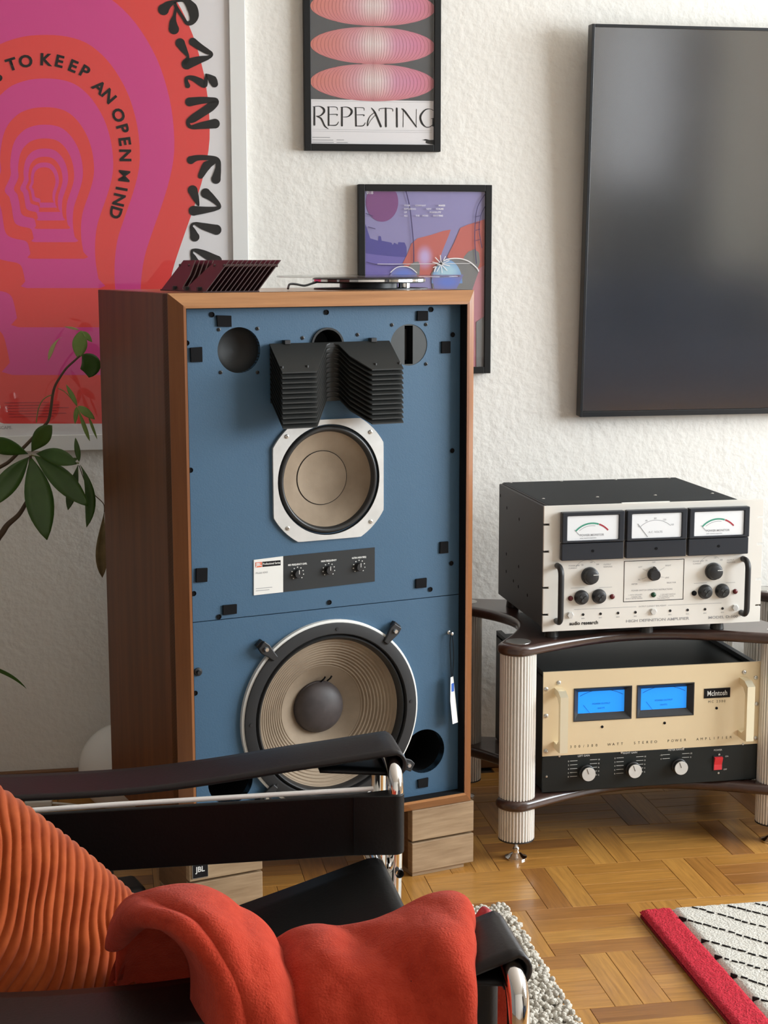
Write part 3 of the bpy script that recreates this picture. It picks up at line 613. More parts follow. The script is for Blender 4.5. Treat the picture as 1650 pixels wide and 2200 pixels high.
STR = [[(878, 52, 27), (905, 25, 17), (945, 6, 5)], [(934, 156, 26), (930, 120, 18), (937, 85, 8), (945, 40, 6)], [(945, 6, 6), (990, 0, 12), (1030, 40, 26), (1042, 85, 24), (1030, 118, 14), (1005, 125, 9), (985, 98, 8), (945, 35, 9), (940, 10, 6)],
       [(968, 232, 24), (985, 262, 18), (1012, 305, 5)], [(1036, 225, 20), (1070, 250, 17), (1110, 275, 14), (1136, 290, 8), (1120, 308, 9), (1070, 322, 18), (1003, 345, 26)], [(1012, 305, 5), (1000, 330, 14)],
       [(1008, 460, 13), (1000, 435, 9), (1005, 418, 8), (1035, 420, 13), (1075, 440, 19), (1100, 455, 14), (1108, 400, 4)], [(1108, 402, 6), (1140, 428, 22), (1152, 450, 18)],
       [(1018, 548, 22), (1075, 540, 18), (1130, 538, 14), (1160, 545, 15), (1130, 575, 22), (1040, 635, 20), (1010, 655, 10), (1025, 682, 9), (1080, 675, 17), (1155, 664, 24)],
       [(1025, 860, 20), (1060, 848, 14), (1120, 848, 12), (1165, 860, 14), (1172, 900, 14), (1160, 962, 24)], [(1150, 870, 10), (1110, 890, 22), (1078, 945, 14)],
       [(1035, 1022, 25), (1050, 1060, 18), (1066, 1102, 5)], [(1105, 1038, 25), (1140, 1065, 17), (1178, 1105, 9), (1160, 1120, 10), (1100, 1128, 17), (1040, 1132, 25)],
       [(1046, 1272, 24), (1036, 1240, 15), (1028, 1215, 7), (1045, 1200, 6), (1090, 1215, 17), (1162, 1234, 26)], [(1165, 1400, 26), (1090, 1360, 17), (1040, 1342, 6), (1030, 1360, 7), (1040, 1385, 15), (1046, 1410, 24)]]
big = MB()
for s in STR: brush(big, [(*uv(*r1(x, y)), wd*sx) for x, y, wd in s], yp-.0014)
obj('print_letters', big, 'ink', pp)
chars = [('S', -25, 450), ('T', 110, 345), ('O', 243, 315), ('K', 430, 300), ('E', 560, 315), ('E', 690, 360), ('P', 800, 410), ('A', 940, 560), ('N', 1030, 645), ('O', 1120, 825), ('P', 1160, 950), ('E', 1180, 1070), ('N', 1185, 1205), ('M', 1175, 1400), ('I', 1150, 1522), ('N', 1125, 1625), ('D', 1095, 1745)]
angs = [25, 18, 8, -4, -14, -22, -30, -42, -50, -66, -74, -82, -90, -96, -100, -103, -106]
for (ch, x, y), an in zip(chars, angs):
    u, z = uv(*r4(x, y)); sz = .036; r = math.radians(an)
    text('print_letter', ch, sz, (u-math.sin(-r)*sz*.34*1, yp-.0013, z-math.cos(r)*sz*.34), pp, 'ink', 'CENTER', rotz=r, xs=1.05, bold=.0004 if ch == 'M' else .0011)
for k in range(6):
    u, z = uv(10+k*2, 866+k*6); obj('print_fine_line', MB().box(u, u+.10+.05*((k*37) % 5)/5, yp-.0013, yp-.0005, z, z+.0012), 'red_print', pp)
u, z = uv(5, 918); text('print_caption', 'TO ESCAPE.', .010, (u-.03, yp-.0012, z-.004), pp, 'grey_print')
# repeating poster
a = ony(655, 323, YB-.022); b_ = ony(947, 323, YB-.022)
P2 = poster('ellipse_poster', 'black-framed poster of stacked pink ellipses lettered REPEATING', a.x, b_.x, a.z, a.z+.444, .0155, .022, 'frame_black')
p, pp, uv, yp, box = P2
wz = uv(800, 215)[1]
obj('print_ground', MB().box(box[0]+.0005, box[1]-.0005, yp-.0003, yp, wz, box[3]-.0005), 'poster_grey', pp)
for cyp_ in (177.5, 98, 16, -63):
    cu_, cz_ = uv(801.5, cyp_); rx = uv(935, cyp_)[0]-cu_-.0005; rz_ = uv(801, cyp_-40)[1]-cz_
    n = 72; el = obj('print_ellipse', MB().add([(cu_+rx*math.cos(2*PI*i/n), yp-.0006, cz_+rz_*math.sin(2*PI*i/n)) for i in range(n)], [tuple(range(n))]), 'poster_ellipse', pp)
    ln = MB()
    for k in range(-19, 20):
        s = k/19.6; pts = []
        for j in range(13):
            t = -1+2*j/12; t *= .985
            x = s*abs(s)**.25 * rx * (math.sqrt(1-t*t)**.75 + .13*t*t)
            lim = rx*math.sqrt(max(1-t*t, 0)); x = max(-lim, min(lim, x)); pts.append((cu_+x, cz_+rz_*t))
        for j in range(12):
            (xa, za), (xb, zb2) = pts[j], pts[j+1]; h = .00022; ln.add([(xa-h, yp-.0009, za), (xa+h, yp-.0009, za), (xb+h, yp-.0009, zb2), (xb-h, yp-.0009, zb2)], [(0, 1, 2, 3)])
    obj('print_lines', ln, 'line_dark', el)
r7 = win(660, 0, 5.69); s7 = 1/5.69*3.87/3448
G = [[(88, 1310, 9), (88, 1525, 11)], [(70, 1305, 3), (150, 1300, 4), (200, 1330, 12), (205, 1370, 12), (160, 1415, 6), (110, 1420, 3)], [(120, 1425, 4), (170, 1450, 10), (215, 1540, 9), (260, 1575, 2)],
     [(262, 1310, 9), (262, 1530, 10)], [(245, 1308, 3), (355, 1310, 4), (370, 1345, 3)], [(262, 1400, 3), (362, 1398, 5), (364, 1410, 6)], [(255, 1530, 4), (350, 1530, 6), (385, 1490, 3)],
     [(425, 1315, 10), (425, 1535, 11)], [(410, 1312, 3), (490, 1310, 5), (540, 1345, 12), (540, 1385, 12), (500, 1425, 5), (440, 1430, 3)],
     [(592, 1318, 9), (597, 1538, 10)], [(575, 1315, 3), (685, 1318, 4), (697, 1350, 3)], [(595, 1405, 3), (690, 1405, 5), (692, 1415, 6)], [(590, 1540, 4), (680, 1538, 6), (710, 1500, 3)],
     [(785, 1320, 4), (830, 1380, 11), (900, 1545, 12)], [(830, 1370, 4), (770, 1420, 4), (742, 1480, 7), (738, 1538, 5), (770, 1480, 3), (830, 1410, 3)],
     [(960, 1325, 10), (962, 1545, 11)], [(880, 1355, 4), (895, 1328, 4), (1030, 1328, 4), (1048, 1360, 4)],
     [(1095, 1325, 10), (1097, 1548, 11)], [(1175, 1330, 3), (1172, 1552, 4)], [(1155, 1328, 4), (1200, 1370, 11), (1335, 1552, 6)], [(1335, 1335, 3), (1332, 1550, 3)],
     [(1540, 1350, 4), (1500, 1332, 3), (1440, 1345, 7), (1385, 1420, 12), (1400, 1500, 12), (1450, 1552, 5), (1500, 1550, 4), (1540, 1520, 6)], [(1538, 1450, 8), (1538, 1540, 8)], [(1515, 1450, 3), (1548, 1450, 3)]]
lt = MB()
for s in G: brush(lt, [(*uv(*r7(x, y)), wd*s7) for x, y, wd in s], yp-.0005)
obj('print_letters', lt, 'ink', pp)
for py in (218.5, 279.5, 283.5):
    z = uv(800, py)[1]; obj('print_rule', MB().box(box[0]+.004, box[1]-.004, yp-.0004, yp, z, z+.0004), 'grey_print', pp)
for i, (x0, x1, py) in enumerate(((671, 709, 295), (671, 716, 300.5), (671, 717, 305.5), (723, 739, 300.5), (723, 747, 306))):
    a0, a1 = uv(x0, py), uv(x1, py); obj('print_fine_line', MB().box(a0[0], a1[0], yp-.0004, yp, a0[1]-.0007, a0[1]+.0007), 'grey_print', pp)
hand = [(1405, 1710), (1450, 1700), (1500, 1712), (1545, 1710), (1545, 1765), (1500, 1760), (1465, 1755), (1445, 1740), (1455, 1722)]
obj('print_hand', MB().add([(uv(*r7(x, y))[0], yp-.0005, uv(*r7(x, y))[1]) for x, y in hand][::-1], [tuple(range(len(hand)))]), 'ink', pp)
# violet poster
a = ony(770, 395.5, YB-.022); b_ = ony(1055, 802, YB-.022); c_ = ony(1057.5, 396, YB-.022)
P3 = poster('space_poster', 'black-framed violet poster with glowing globes behind the loudspeaker', a.x, c_.x, b_.z, a.z, .0155, .022, 'frame_black')
p, pp, uv, yp, box = P3
r6 = win(780, 400, 5.893); lay = [0]
def shape(pts, m_, name='print_or_reflection', w6=r6):
    lay[0] += 1; P = []
    for x, y in pts:
        u, z = uv(*w6(x, y)); P.append((min(max(u, box[0]+.0004), box[1]-.0004), yp-.0002*lay[0], min(max(z, box[2]+.0004), box[3]-.0004)))
    obj(name, MB().add(P[::-1], [tuple(range(len(P)))]), m_, pp)
def arcpts(cx, cy, rx, ry, a0, a1, n=28): return [(cx+rx*math.cos(math.radians(a0+(a1-a0)*i/n)), cy+ry*math.sin(math.radians(a0+(a1-a0)*i/n))) for i in range(n+1)]
shape([(0, 0), (1700, 0), (1700, 3000), (0, 3000)], 'lavender')
shape([(30, 780), (330, 850), (560, 900), (500, 1100), (480, 3000), (0, 3000)], 'violet')
shape([(30, 480), (90, 660), (190, 690), (195, 630), (225, 635), (235, 690), (360, 715), (375, 745), (395, 715), (440, 740), (445, 708), (525, 712), (550, 770), (555, 900), (330, 885), (30, 850)], 'reflection_blue')  # city skyline reflected in the glass, painted as a poster layer
shape(arcpts(240, 200, 205, 250, -180, 180, 40), 'magenta_d')
shape([(500, 980), (560, 860), (610, 730), (690, 660), (850, 620), (1020, 565), (1110, 550), (1085, 620), (1000, 830), (960, 960), (900, 1060), (860, 1150), (600, 1150)], 'coral')
shape(arcpts(780, 900, 130, 190, 0, 360, 40), 'coral_glow')
shape([(1060, 900), (1150, 720), (1230, 530), (1320, 490), (1600, 420), (1600, 3000), (1380, 3000), (1500, 1300), (1440, 1050)], 'coral')
shape([(1440, 1060), (1600, 1000), (1600, 2300), (1480, 2330), (1300, 3000), (1340, 1500)], 'rose')
shape([(1270, 900), (1330, 830), (1410, 795), (1465, 840), (1480, 960), (1440, 1070), (1300, 980)], 'print_gray')
shape([(575, 1020), (640, 960), (700, 955), (718, 1000), (712, 1120), (640, 1120)], 'print_gray')
shape(arcpts(510, 1200, 185, 185, 180, 360), 'globe_blue')
shape([(860, 1110), (920, 1010), (1050, 930), (1200, 915), (1330, 950), (1430, 1030), (1460, 1080), (1380, 1310), (1250, 1500), (900, 1500)], 'print_gray')
shape(arcpts(1060, 1230, 195, 300, 180, 360), 'globe_cyan')
shape([(865, 1120), (1270, 1120), (1180, 1300), (900, 1310)], 'globe_blue')
shape([(1430, 1720), (1600, 1650), (1600, 2350), (1430, 2350)], 'print_gray')
wl = MB(); s6 = 1/5.893*3.87/3448
def w6s(pts, h): brush(wl, [(*uv(*r6(x, y)), h*s6) for x, y in pts], yp-.0048)
w6s([(900, 1080), (930, 1010), (1050, 930), (1200, 915), (1330, 950), (1430, 1030), (1458, 1075)], 7); w6s([(345, 1090), (420, 1030), (510, 1015), (600, 1035), (675, 1095)], 5); w6s([(180, 985), (600, 985), (1350, 978)], 3)
for an in range(0, 360, 36): w6s([(985, 985), (985+110*math.cos(math.radians(an+12)), 985+110*math.sin(math.radians(an+12)))], 5)
obj('print_highlights', wl, 'paper', pp)
dl = MB()
def d6(pts, h): brush(dl, [(*uv(*r6(x, y)), h*s6) for x, y in pts], yp-.0045)
d6([(535, 50), (585, 260), (620, 560), (635, 760), (637, 960)], 6); d6([(1555, 80), (1450, 250), (1415, 450), (1410, 720), (1430, 980)], 5); d6([(1555, 230), (1485, 370), (1465, 560), (1500, 780)], 4)
for y in (390, 470, 560, 690): d6([(1420, y), (1475, y-15)], 3)
d6([(40, 960), (200, 995), (420, 1005), (560, 985)], 4); d6([(30, 345), (120, 380)], 4); d6([(60, 515), (150, 540)], 4)
obj('print_dark_lines', dl, 'dark_line', pp)
u, z = uv(*r6(40, 100)); text('print_number', '018', .0105, (u, yp-.005, z), pp, 'paper', bold=.0003)
for j, row in enumerate((('YOUR', 515, 'COMPANY', 655, 'MAKES', 950), ('EXPLORING', 515, 'NEW', 795, 'REALMS', 918), ('OF', 515, 'POSSIBILITY', 838), ('ALL', 515, 'THE', 660, 'MORE', 745, 'EXCITING', 882))):
    for i in range(0, len(row), 2):
        u, z = uv(*r6(row[i+1], 255+43*j)); text('print_words', row[i], .0052, (u, yp-.005, z), pp, 'paper', bold=.0002)

# ------------------------------------------------------------------ amplifier rack
rk = thing('amplifier_rack', 'dark wood two-shelf rack with fluted silver columns carrying the white-faced amplifier', 'rack', (1.12, 3.36, 0), 0)
LC = [(.832-1.12, 3.155-3.36), (1.407-1.12, 3.155-3.36), (1.427-1.12, 3.560-3.36), (.812-1.12, 3.560-3.36)]
LR, CRr = .046, .0375
def shelf_outline():
    out = []; n = 4
    for i in range(n):
        A, B, Pv = Vector(LC[i]), Vector(LC[(i+1) % n]), Vector(LC[i-1])
        d0 = (A-Pv).normalized(); n0 = Vector((d0.y, -d0.x)); d1 = (B-A).normalized(); n1 = Vector((d1.y, -d1.x))
        a0 = math.atan2(n0.y, n0.x); a1 = math.atan2(n1.y, n1.x)
        while a1 < a0: a1 += 2*PI
        for k in range(9): a = a0+(a1-a0)*k/8; out.append((A.x+LR*math.cos(a), A.y+LR*math.sin(a)))
        sag = (.098, .06, .07, .10)[i]
        for k in range(1, 28):
            t = k/28; s_ = math.sin(PI*t)**1.1; pp_ = A+(B-A)*t+n1*(LR-sag*s_); out.append((pp_.x, pp_.y))
    return out
so = shelf_outline()
for z0, z1 in ((.113, .137), (.446, .470)):
    obj('shelf', MB().slab(so, z0, z1), 'shelf_wood', rk, bev=.0105, seg=4)
def fluted(z0, z1):
    n = 34; prof = []
    for i in range(n):
        for fr, r in ((0, CRr), (.30, CRr+.0006), (.62, CRr), (.66, CRr-.005), (.96, CRr-.005)):
            a = 2*PI*(i+fr)/n; prof.append((r*math.cos(a), r*math.sin(a)))
    return MB().slab(prof, z0, z1)
FC1 = fluted(.046, .1135).mesh('column', 'fluted'); FC2 = fluted(.1365, .4465).mesh('column', 'fluted')
CAPM = MB().lathe([(.026, 0), (.026, .0012), (.003, .0016), (0, .0016)], (0, 0, 0), 40, 'z').mesh('column_cap', 'steel', 40)
RING = MB().lathe([(CRr+.0008, .0435), (CRr+.0008, .0465), (0, .0465)], (0, 0, 0), 48, 'z').mesh('column_ring', 'black_plastic', 40)
FOOT = MB().lathe([(.0235, 0), (.0235, .003), (.020, .0045), (.016, .006), (.012, .010), (.0075, .012), (.0065, .018), (.008, .021), (.0045, .026), (.004, .044)], (0, 0, 0), 28, 'z').mesh('levelling_foot', 'chrome', 40)
for x, y in LC:
    link('column', FC1, rk, (x, y, 0)); link('column', FC2, rk, (x, y, 0)); c = link('column_cap', CAPM, rk, (x, y, .4695)); link('column_ring', RING, rk, (x, y, 0)); link('levelling_foot', FOOT, rk, (x, y, 0))

# ------------------------------------------------------------------ upper amplifier (white face)
AL, AY = (.8826, 3.1569, .4886), .0234
A = Frame(AL, AY); aw, ah = .483, .2645
am = thing('power_amplifier', 'white-faced vintage amplifier with three meters on the upper rack shelf', 'amplifier', AL, AY)
r7a = win(1040, 1000, 2.705); r6a = win(1160, 1190, 1650/490)
def ap(x, y, d=0): return A.uv(*r7a(x, y), d)
def ap6(x, y, d=0): return A.uv(*r6a(x, y), d)
# face plate with rack slots
slots = []
outer = [(0, 0), (aw, 0)]
for z in (.035, .073, .130, .168, .2200)[:0]: pass
def edge(x, sgn, zs):
    out = []
    for z in zs: out += [(x, z-.0022*sgn), (x-.012*sgn, z-.0022*sgn), (x-.012*sgn, z+.0022*sgn), (x, z+.0022*sgn)]
    return out
zr = [ap(1600, y)[1] for y in (810, 658, 453, 297)]; zl = [ap(355, y)[1] for y in (343, 500, 710, 866)]
plate = [(0, 0), (aw, 0)] + edge(aw, 1, zr) + [(aw, ah), (0, ah)] + edge(0, -1, zl)
fp = obj('face_plate', MB().prism(plate, -.004, .0015), 'arc_plate', am, bev=.0006)
obj('chassis', MB().box(.006, .436, .0015, .368, .004, ah-.004), 'arc_chassis', am, bev=.002)
tp = obj('top_grille', MB().box(.012, .430, .008, .362, ah-.004, ah-.0015), 'mesh_black', am)
hb = MB()
for i in range(64):
    y = .012+i*.0055; hb.box(.014, .428, y, y+.0024, ah-.0015, ah-.0003)
obj('grille_bars', hb, 'charcoal', tp)['kind'] = 'stuff'
SCW = MB().lathe([(.0036, 0), (.0036, .0012), (.002, .0024), (0, .0026)], (0, 0, 0), 12, 'z').mesh('screw', 'steel', 40)
for x in (.03, .15, .28, .41):
    for y in (.10, .355): link('screw', SCW, am, (x, y, ah-.0015))
for y, z in ((.355, .235), (.30, .215), (.20, .205), (.30, .11), (.20, .10), (.30, .07), (.24, .06), (.20, .055), (.13, .05)):
    obj('side_vent', MB().add([(.0058, y+.004*math.cos(2*PI*i/10), z+.004*math.sin(2*PI*i/10)) for i in range(10)], [tuple(range(9, -1, -1))]), 'black_soft', am)
for x in (.03, .24, .40):
    for y in (.03, .33): obj('rubber_foot', MB().lathe([(.013, 0), (.015, -.018), (0, -.018)][::-1], (x, y, 0), 20, 'z'), 'rubber', am, smooth=40)
obj('top_badge', MB().box(.17, .275, .002, .006, ah-.001, ah+.001), 'white_print', am)
# meters
mzt, mzb = ap(445, 258, -.01)[1], ap(445, 548, -.01)[1]
for k, (x0, x1, kind) in enumerate(((445, 812, 0), (820, 1175, 1), (1182, 1536, 0))):
    u0_ = ap(x0, 400, -.012)[0]+.001; u1_ = ap(x1, 400, -.012)[0]-.001
    zt_, zb_ = .2520, .1508
    yb = -.020; mw = u1_-u0_
    wx0, wx1, wzb, wzt = u0_+mw*.085, u0_+mw*.905, zb_+.042, zt_-.008
    mt_ = obj('meter', MB().holed([(u0_, zb_+.037), (u1_, zb_+.037), (u1_, zt_), (u0_, zt_)], [[(wx0, wzb), (wx1, wzb), (wx1, wzt), (wx0, wzt)][::-1]], yb, -.004), 'bezel', am, bev=.002)
    obj('meter_cover', MB().box(u0_, u1_, yb+.003, -.004, zb_, zb_+.036), 'bezel', mt_, bev=.002)
    obj('meter_pane', MB().box(wx0, wx1, yb+.001, yb+.002, wzb, wzt), 'glazing', mt_)
    yf = yb+.0035
    obj('meter_dial', MB().box(wx0-.001, wx1+.001, yf, -.004, wzb-.001, wzt+.001), 'meter_white_lifted', mt_)
    cxm, czm = (wx0+wx1)/2-.002, wzb-.012; R_ = .047
    def arc(name, a0, a1, r, h, mm):
        b = MB(); n = 14
        vs = []
        for i in range(n+1):
            an = math.radians(a0+(a1-a0)*i/n); vs += [(cxm+(r-h)*math.cos(an), yf-.0004, czm+(r-h)*math.sin(an)), (cxm+(r+h)*math.cos(an), yf-.0004, czm+(r+h)*math.sin(an))]
        b.add(vs, [(2*i, 2*i+1, 2*i+3, 2*i+2) for i in range(n)]); obj(name, b, mm, mt_)
    if kind == 0:
        arc('dial_arc', 138, 72, R_, .0016, 'green_print'); arc('dial_arc', 71, 42, R_, .0016, 'red_print'); arc('dial_arc', 130, 80, R_-.005, .0004, 'grey_print')
        text('dial_words', 'POWER MONITOR', .0062, (cxm, yf-.0005, wzb+.0085), mt_, 'grey_print', 'CENTER', bold=.0001)
        text('dial_words', 'audio research corporation', .0032, (cxm-.008, yf-.0005, wzb+.0035), mt_, 'ink', 'CENTER')
        obj('needle', MB().add([(cxm-.038, yf-.0008, wzb+.022), (cxm-.037, yf-.0008, wzb+.0225), (cxm-.026, yf-.0008, wzb+.011), (cxm-.027, yf-.0008, wzb+.0105)], [(0, 3, 2, 1)]), 'grey_print', mt_)
    else:
        arc('dial_arc', 135, 48, R_+.002, .0004, 'grey_print')
        for i, s in enumerate(('0', '40', '80', '120', '160')):
            an = math.radians(135-22*i); text('dial_words', s, .0052, (cxm+(R_+.006)*math.cos(an), yf-.0005, czm+(R_+.006)*math.sin(an)-.002), mt_, 'grey_print', 'CENTER')
        text('dial_words', 'A.C. VOLTS', .006, (cxm, yf-.0005, wzb+.010), mt_, 'grey_print', 'CENTER')
        obj('needle', MB().add([(cxm-.040, yf-.0008, wzb+.030), (cxm-.0388, yf-.0008, wzb+.031), (cxm-.016, yf-.0008, wzb+.002), (cxm-.0178, yf-.0008, wzb+.002)], [(0, 3, 2, 1)]), 'grey_print', mt_)
    obj('cover_screw', MB().lathe([(.003, yb+.003), (.003, yb+.0022), (0, yb+.0022)], ((u0_+u1_)/2, 0, zb_+.019), 12), 'black_soft', mt_)
# handles
def bar_handle(u, z0, z1, out, r, mm, par):
    pts = [(u, -.003, z0), (u, -out*.5, z0)]; n = 5
    for i in range(n+1): a_ = PI/2*i/n; pts.append((u, -out*.5-out*.5*math.sin(a_), z0+out*.5*(1-math.cos(a_))))
    for i in range(n+1): a_ = PI/2*i/n; pts.append((u, -out*.5-out*.5*math.cos(a_), z1-out*.5*(1-math.sin(a_))))
    pts += [(u, -.003, z1)]
    return obj('handle', MB().tube(pts, r, 14), mm, par, smooth=60)
for bx in (422, 1500):
    hu, ht_ = ap(bx, 580 if bx < 900 else 540); hb_ = ap(bx, 900 if bx < 900 else 852)[1]
    bar_handle(hu, hb_, ht_, .032, .0062, 'black_plastic', am)
# knobs
for x, y in ((620, 645), (1340, 618)):
    u, z = ap(x, y, -.012)
    kn = obj('selector_knob', MB().lathe([(.0185, -.004), (.0185, -.010), (.0165, -.011), (.0145, -.022), (.012, -.0235), (0, -.0235)], (u, 0, z), 28), 'black_plastic', am, smooth=40)
    obj('pointer', MB().box(u+.002, u+.014, -.0242, -.0228, z+.004, z+.0055), 'line_white', kn)
    b = MB(); n = 12; vs = []
    for i in range(n+1): an = math.radians(150-100*i/n); vs += [(u-.006+.0272*math.cos(an), -.0042, z+.006+.0272*math.sin(an)), (u-.006+.0278*math.cos(an), -.0042, z+.006+.0278*math.sin(an))]
    b.add(vs, [(2*i, 2*i+1, 2*i+3, 2*i+2) for i in range(n)]); obj('printed_arc', b, 'grey_print', fp)
    for dx, dz, s in ((-.046, .021, 'POWER AMP'), (-.046, .016, 'CURRENT'), (.030, .021, 'OUTPUT'), (.030, .016, 'RESPONSE'), (-.018, .022, '50'), (0, .027, '100'), (.014, .022, '200')):
        text('printed_words', s, .0042, (u+dx, -.0043, z+dz), fp, 'grey_print')
for x, y in ((568, 768), (670, 762), (1287, 735), (1386, 730)):
    u, z = ap(x, y, -.008)
    fh = obj('fuse_holder', MB().lathe([(.0155, -.004), (.0155, -.008), (.0140, -.010), (.0125, -.016), (.011, -.017), (0, -.017)], (u, 0, z), 28), 'black_plastic', am, smooth=40)
    for a_ in (20, 140, 260):
        a_ = math.radians(a_); obj('cap_rib', MB().prism([(u+.0022*math.cos(a_-.7), z+.0022*math.sin(a_-.7)), (u+.0085*math.cos(a_-.35), z+.0085*math.sin(a_-.35)), (u+.0085*math.cos(a_+.35), z+.0085*math.sin(a_+.35)), (u+.0022*math.cos(a_+.7), z+.0022*math.sin(a_+.7))], -.0185, -.0165), 'grey_metal', fh)
for x, y, mm in ((498, 770, 'lamp_red'), (740, 760, 'lamp_red'), (1216, 740, 'black_soft'), (1454, 730, 'lamp_red'), (980, 749, 'lamp_green')):
    u, z = ap(x, y); obj('pilot_lamp', MB().lathe([(.0055, -.004), (.0052, -.0065), (.003, -.008), (0, -.0084)], (u, 0, z), 18), mm, am, smooth=60)
# centre panel
u0_, z0_ = ap(805, 792); u1_, z1_ = ap(1160, 540)
for bxs in ((u0_, u1_, z0_, z0_+.0012), (u0_, u1_, z1_-.0012, z1_), (u0_, u0_+.0012, z0_, z1_), (u1_-.0012, u1_, z0_, z1_)): obj('panel_border', MB().box(bxs[0], bxs[1], -.0044, -.004, bxs[2], bxs[3]), 'ink', fp)
u, z = ap(990, 635, -.01)
kn = obj('centre_knob', MB().lathe([(.0135, -.004), (.0135, -.008), (.0115, -.009), (.0105, -.019), (0, -.019)], (u, 0, z), 24), 'black_plastic', am, smooth=40)
obj('pointer', MB().prism([(u-.005, z+.009), (u+.005, z+.009), (u, z+.0175)], -.018, -.005), 'black_plastic', kn)
for dx, dz, s in ((0, .024, 'OFF'), (-.034, .015, 'LEFT'), (.026, .016, 'RIGHT'), (-.034, -.012, 'AC'), (.026, -.010, 'LINE'), (-.048, -.021, 'METER'), (.030, -.021, 'SELECTOR')): text('printed_words', s, .0044, (u+dx, -.0044, z+dz), fp, 'grey_print', 'LEFT' if dx else 'CENTER')
for a0, a1 in (((-.024, .012), (-.014, .007)), ((.014, .007), (.024, .013)), ((-.026, -.010), (-.014, -.006)), ((.014, -.006), (.024, -.008))): obj('printed_tick', MB().add([(u+a0[0], -.0043, z+a0[1]), (u+a1[0], -.0043, z+a1[1]), (u+a1[0], -.0043, z+a1[1]+.0006), (u+a0[0], -.0043, z+a0[1]+.0006)], [(0, 1, 2, 3)]), 'grey_print', fp)
for x, y, s, sz in ((852, 730, 'POWER SWITCH OPERATING INSTRUCTIONS', .0048), (835, 755, '1. WITH SPEAKERS', .0040), (850, 766, 'CONNECTED', .0040), (818, 777, 'SELECT METER RANGE', .0040), (1020, 752, '2. DO NOT SWITCH', .0040), (1010, 763, 'TO STANDBY UNTIL', .0040), (1000, 774, 'THE OPERATION', .0040)):
    u2, z2 = ap(x, y); text('printed_words', s, sz, (u2, -.0044, z2), fp, 'grey_print', xs=.92)
# test jacks and hex bolts
for i in range(8):
    x = 572+i*101.3+(100 if i > 3 else 0); y = 864-(i+(1 if i > 3 else 0))*4.4
    u, z = ap(x, y); obj('test_jack', MB().lathe([(.0029, -.004), (.0027, -.0052), (.0015, -.0052), (.0014, -.0042), (0, -.0042)], (u, 0, z), 14), 'black_plastic', am)
    text('printed_words', 'BIAS', .0036, (u, -.0043, z-.0095), fp, 'grey_print', 'CENTER')
for x, y in ((496, 866), (978, 845), (1452, 823)):
    u, z = ap(x, y); obj('hex_bolt', MB().lathe([(.0070, -.004), (.0070, -.0085), (.0062, -.0092), (0, -.0092)], (u, 0, z), 6), 'alu', am)
za = ap(980, 815)[1]
obj('printed_rule', MB().box(ap(520, 830)[0], ap(880, 820)[0], -.0043, -.004, za, za+.0006), 'grey_print', fp); obj('printed_rule', MB().box(ap(1065, 810)[0], ap(1375, 800)[0], -.0043, -.004, za, za+.0006), 'grey_print', fp)
text('printed_words', 'OUTPUT CURRENT BIAS ADJUST', .0042, (ap(975, 820)[0], -.0043, za-.001), fp, 'grey_print', 'CENTER')
for x, y, s, sz, xs in ((492, 926, 'audio research', .0105, 1.0), (820, 910, 'HIGH DEFINITION AMPLIFIER', .0082, 1.32), (1298, 889, 'MODEL D-100', .0080, 1.35)):
    u, z = ap(x, y); text('printed_words', s, sz, (u, -.0044, z), fp, 'ink' if s[0] == 'a' else 'grey_print', xs=xs, bold=.0003 if s[0] == 'a' else .0001)
for x0, x1, y0, y1 in ((500, 580, 712, 706), (665, 740, 708, 704), (1215, 1290, 684, 680), (1400, 1455, 680, 676)):
    a0, a1 = ap(x0, y0), ap(x1, y1); obj('printed_rule', MB().box(a0[0], a1[0], -.0043, -.004, a0[1], a0[1]+.0006), 'grey_print', fp)

# ------------------------------------------------------------------ lower amplifier (gold face)
GL, GY = (.8873, 3.1600, .1372), .0148
Gf = Frame(GL, GY); gw, gh = .483, .2640
ga = thing('stereo_amplifier', 'gold-faced amplifier with two glowing blue meters on the lower rack shelf', 'amplifier', GL, GY)
g7 = win(1150, 1430, 3.3)
def gp(x, y, d=0): return Gf.uv(*g7(x, y), d)
gs = .0815
def sheet(z0, z1, mm, nm, holes): return obj(nm, MB().holed([(0, z0), (gw, z0), (gw, z1), (0, z1)], holes, -.004, 0), mm, ga)
mrects = []
for xs_ in ((272, 675, 400, 138), (718, 1117, 370, 112)):
    a0 = gp(xs_[0], xs_[2]-10); a1 = gp(xs_[1], xs_[3]+8); mrects.append((a0[0], a1[0], a0[1], a1[1]))
zmb = (mrects[0][2]+mrects[1][2])/2; zmt = (mrects[0][3]+mrects[1][3])/2
mrects = [(r[0], r[1], zmb, zmt) for r in mrects]
gpl = sheet(gs, gh, 'gold', 'face_plate', [[(r[0], r[2]), (r[1], r[2]), (r[1], r[3]), (r[0], r[3])][::-1] for r in mrects])
bpl = obj('control_plate', MB().box(0, gw, -.0035, .001, .001, gs-.0004), 'mc_black', ga, bev=.003)
obj('chassis', MB().box(.004, gw-.004, .024, .40, .003, gh-.012), 'mc_black', ga)
obj('chassis_rail', MB().box(.004, .016, .002, .40, gh-.016, gh-.003), 'mc_black', ga); obj('chassis_rail', MB().box(gw-.016, gw-.004, .002, .40, gh-.016, gh-.003), 'arc_chassis', ga)
obj('chassis_side', MB().box(.004, .010, .001, .025, .003, gh-.012), 'mc_black', ga); obj('chassis_side', MB().box(gw-.010, gw-.004, .001, .025, .003, gh-.012), 'mc_black', ga)
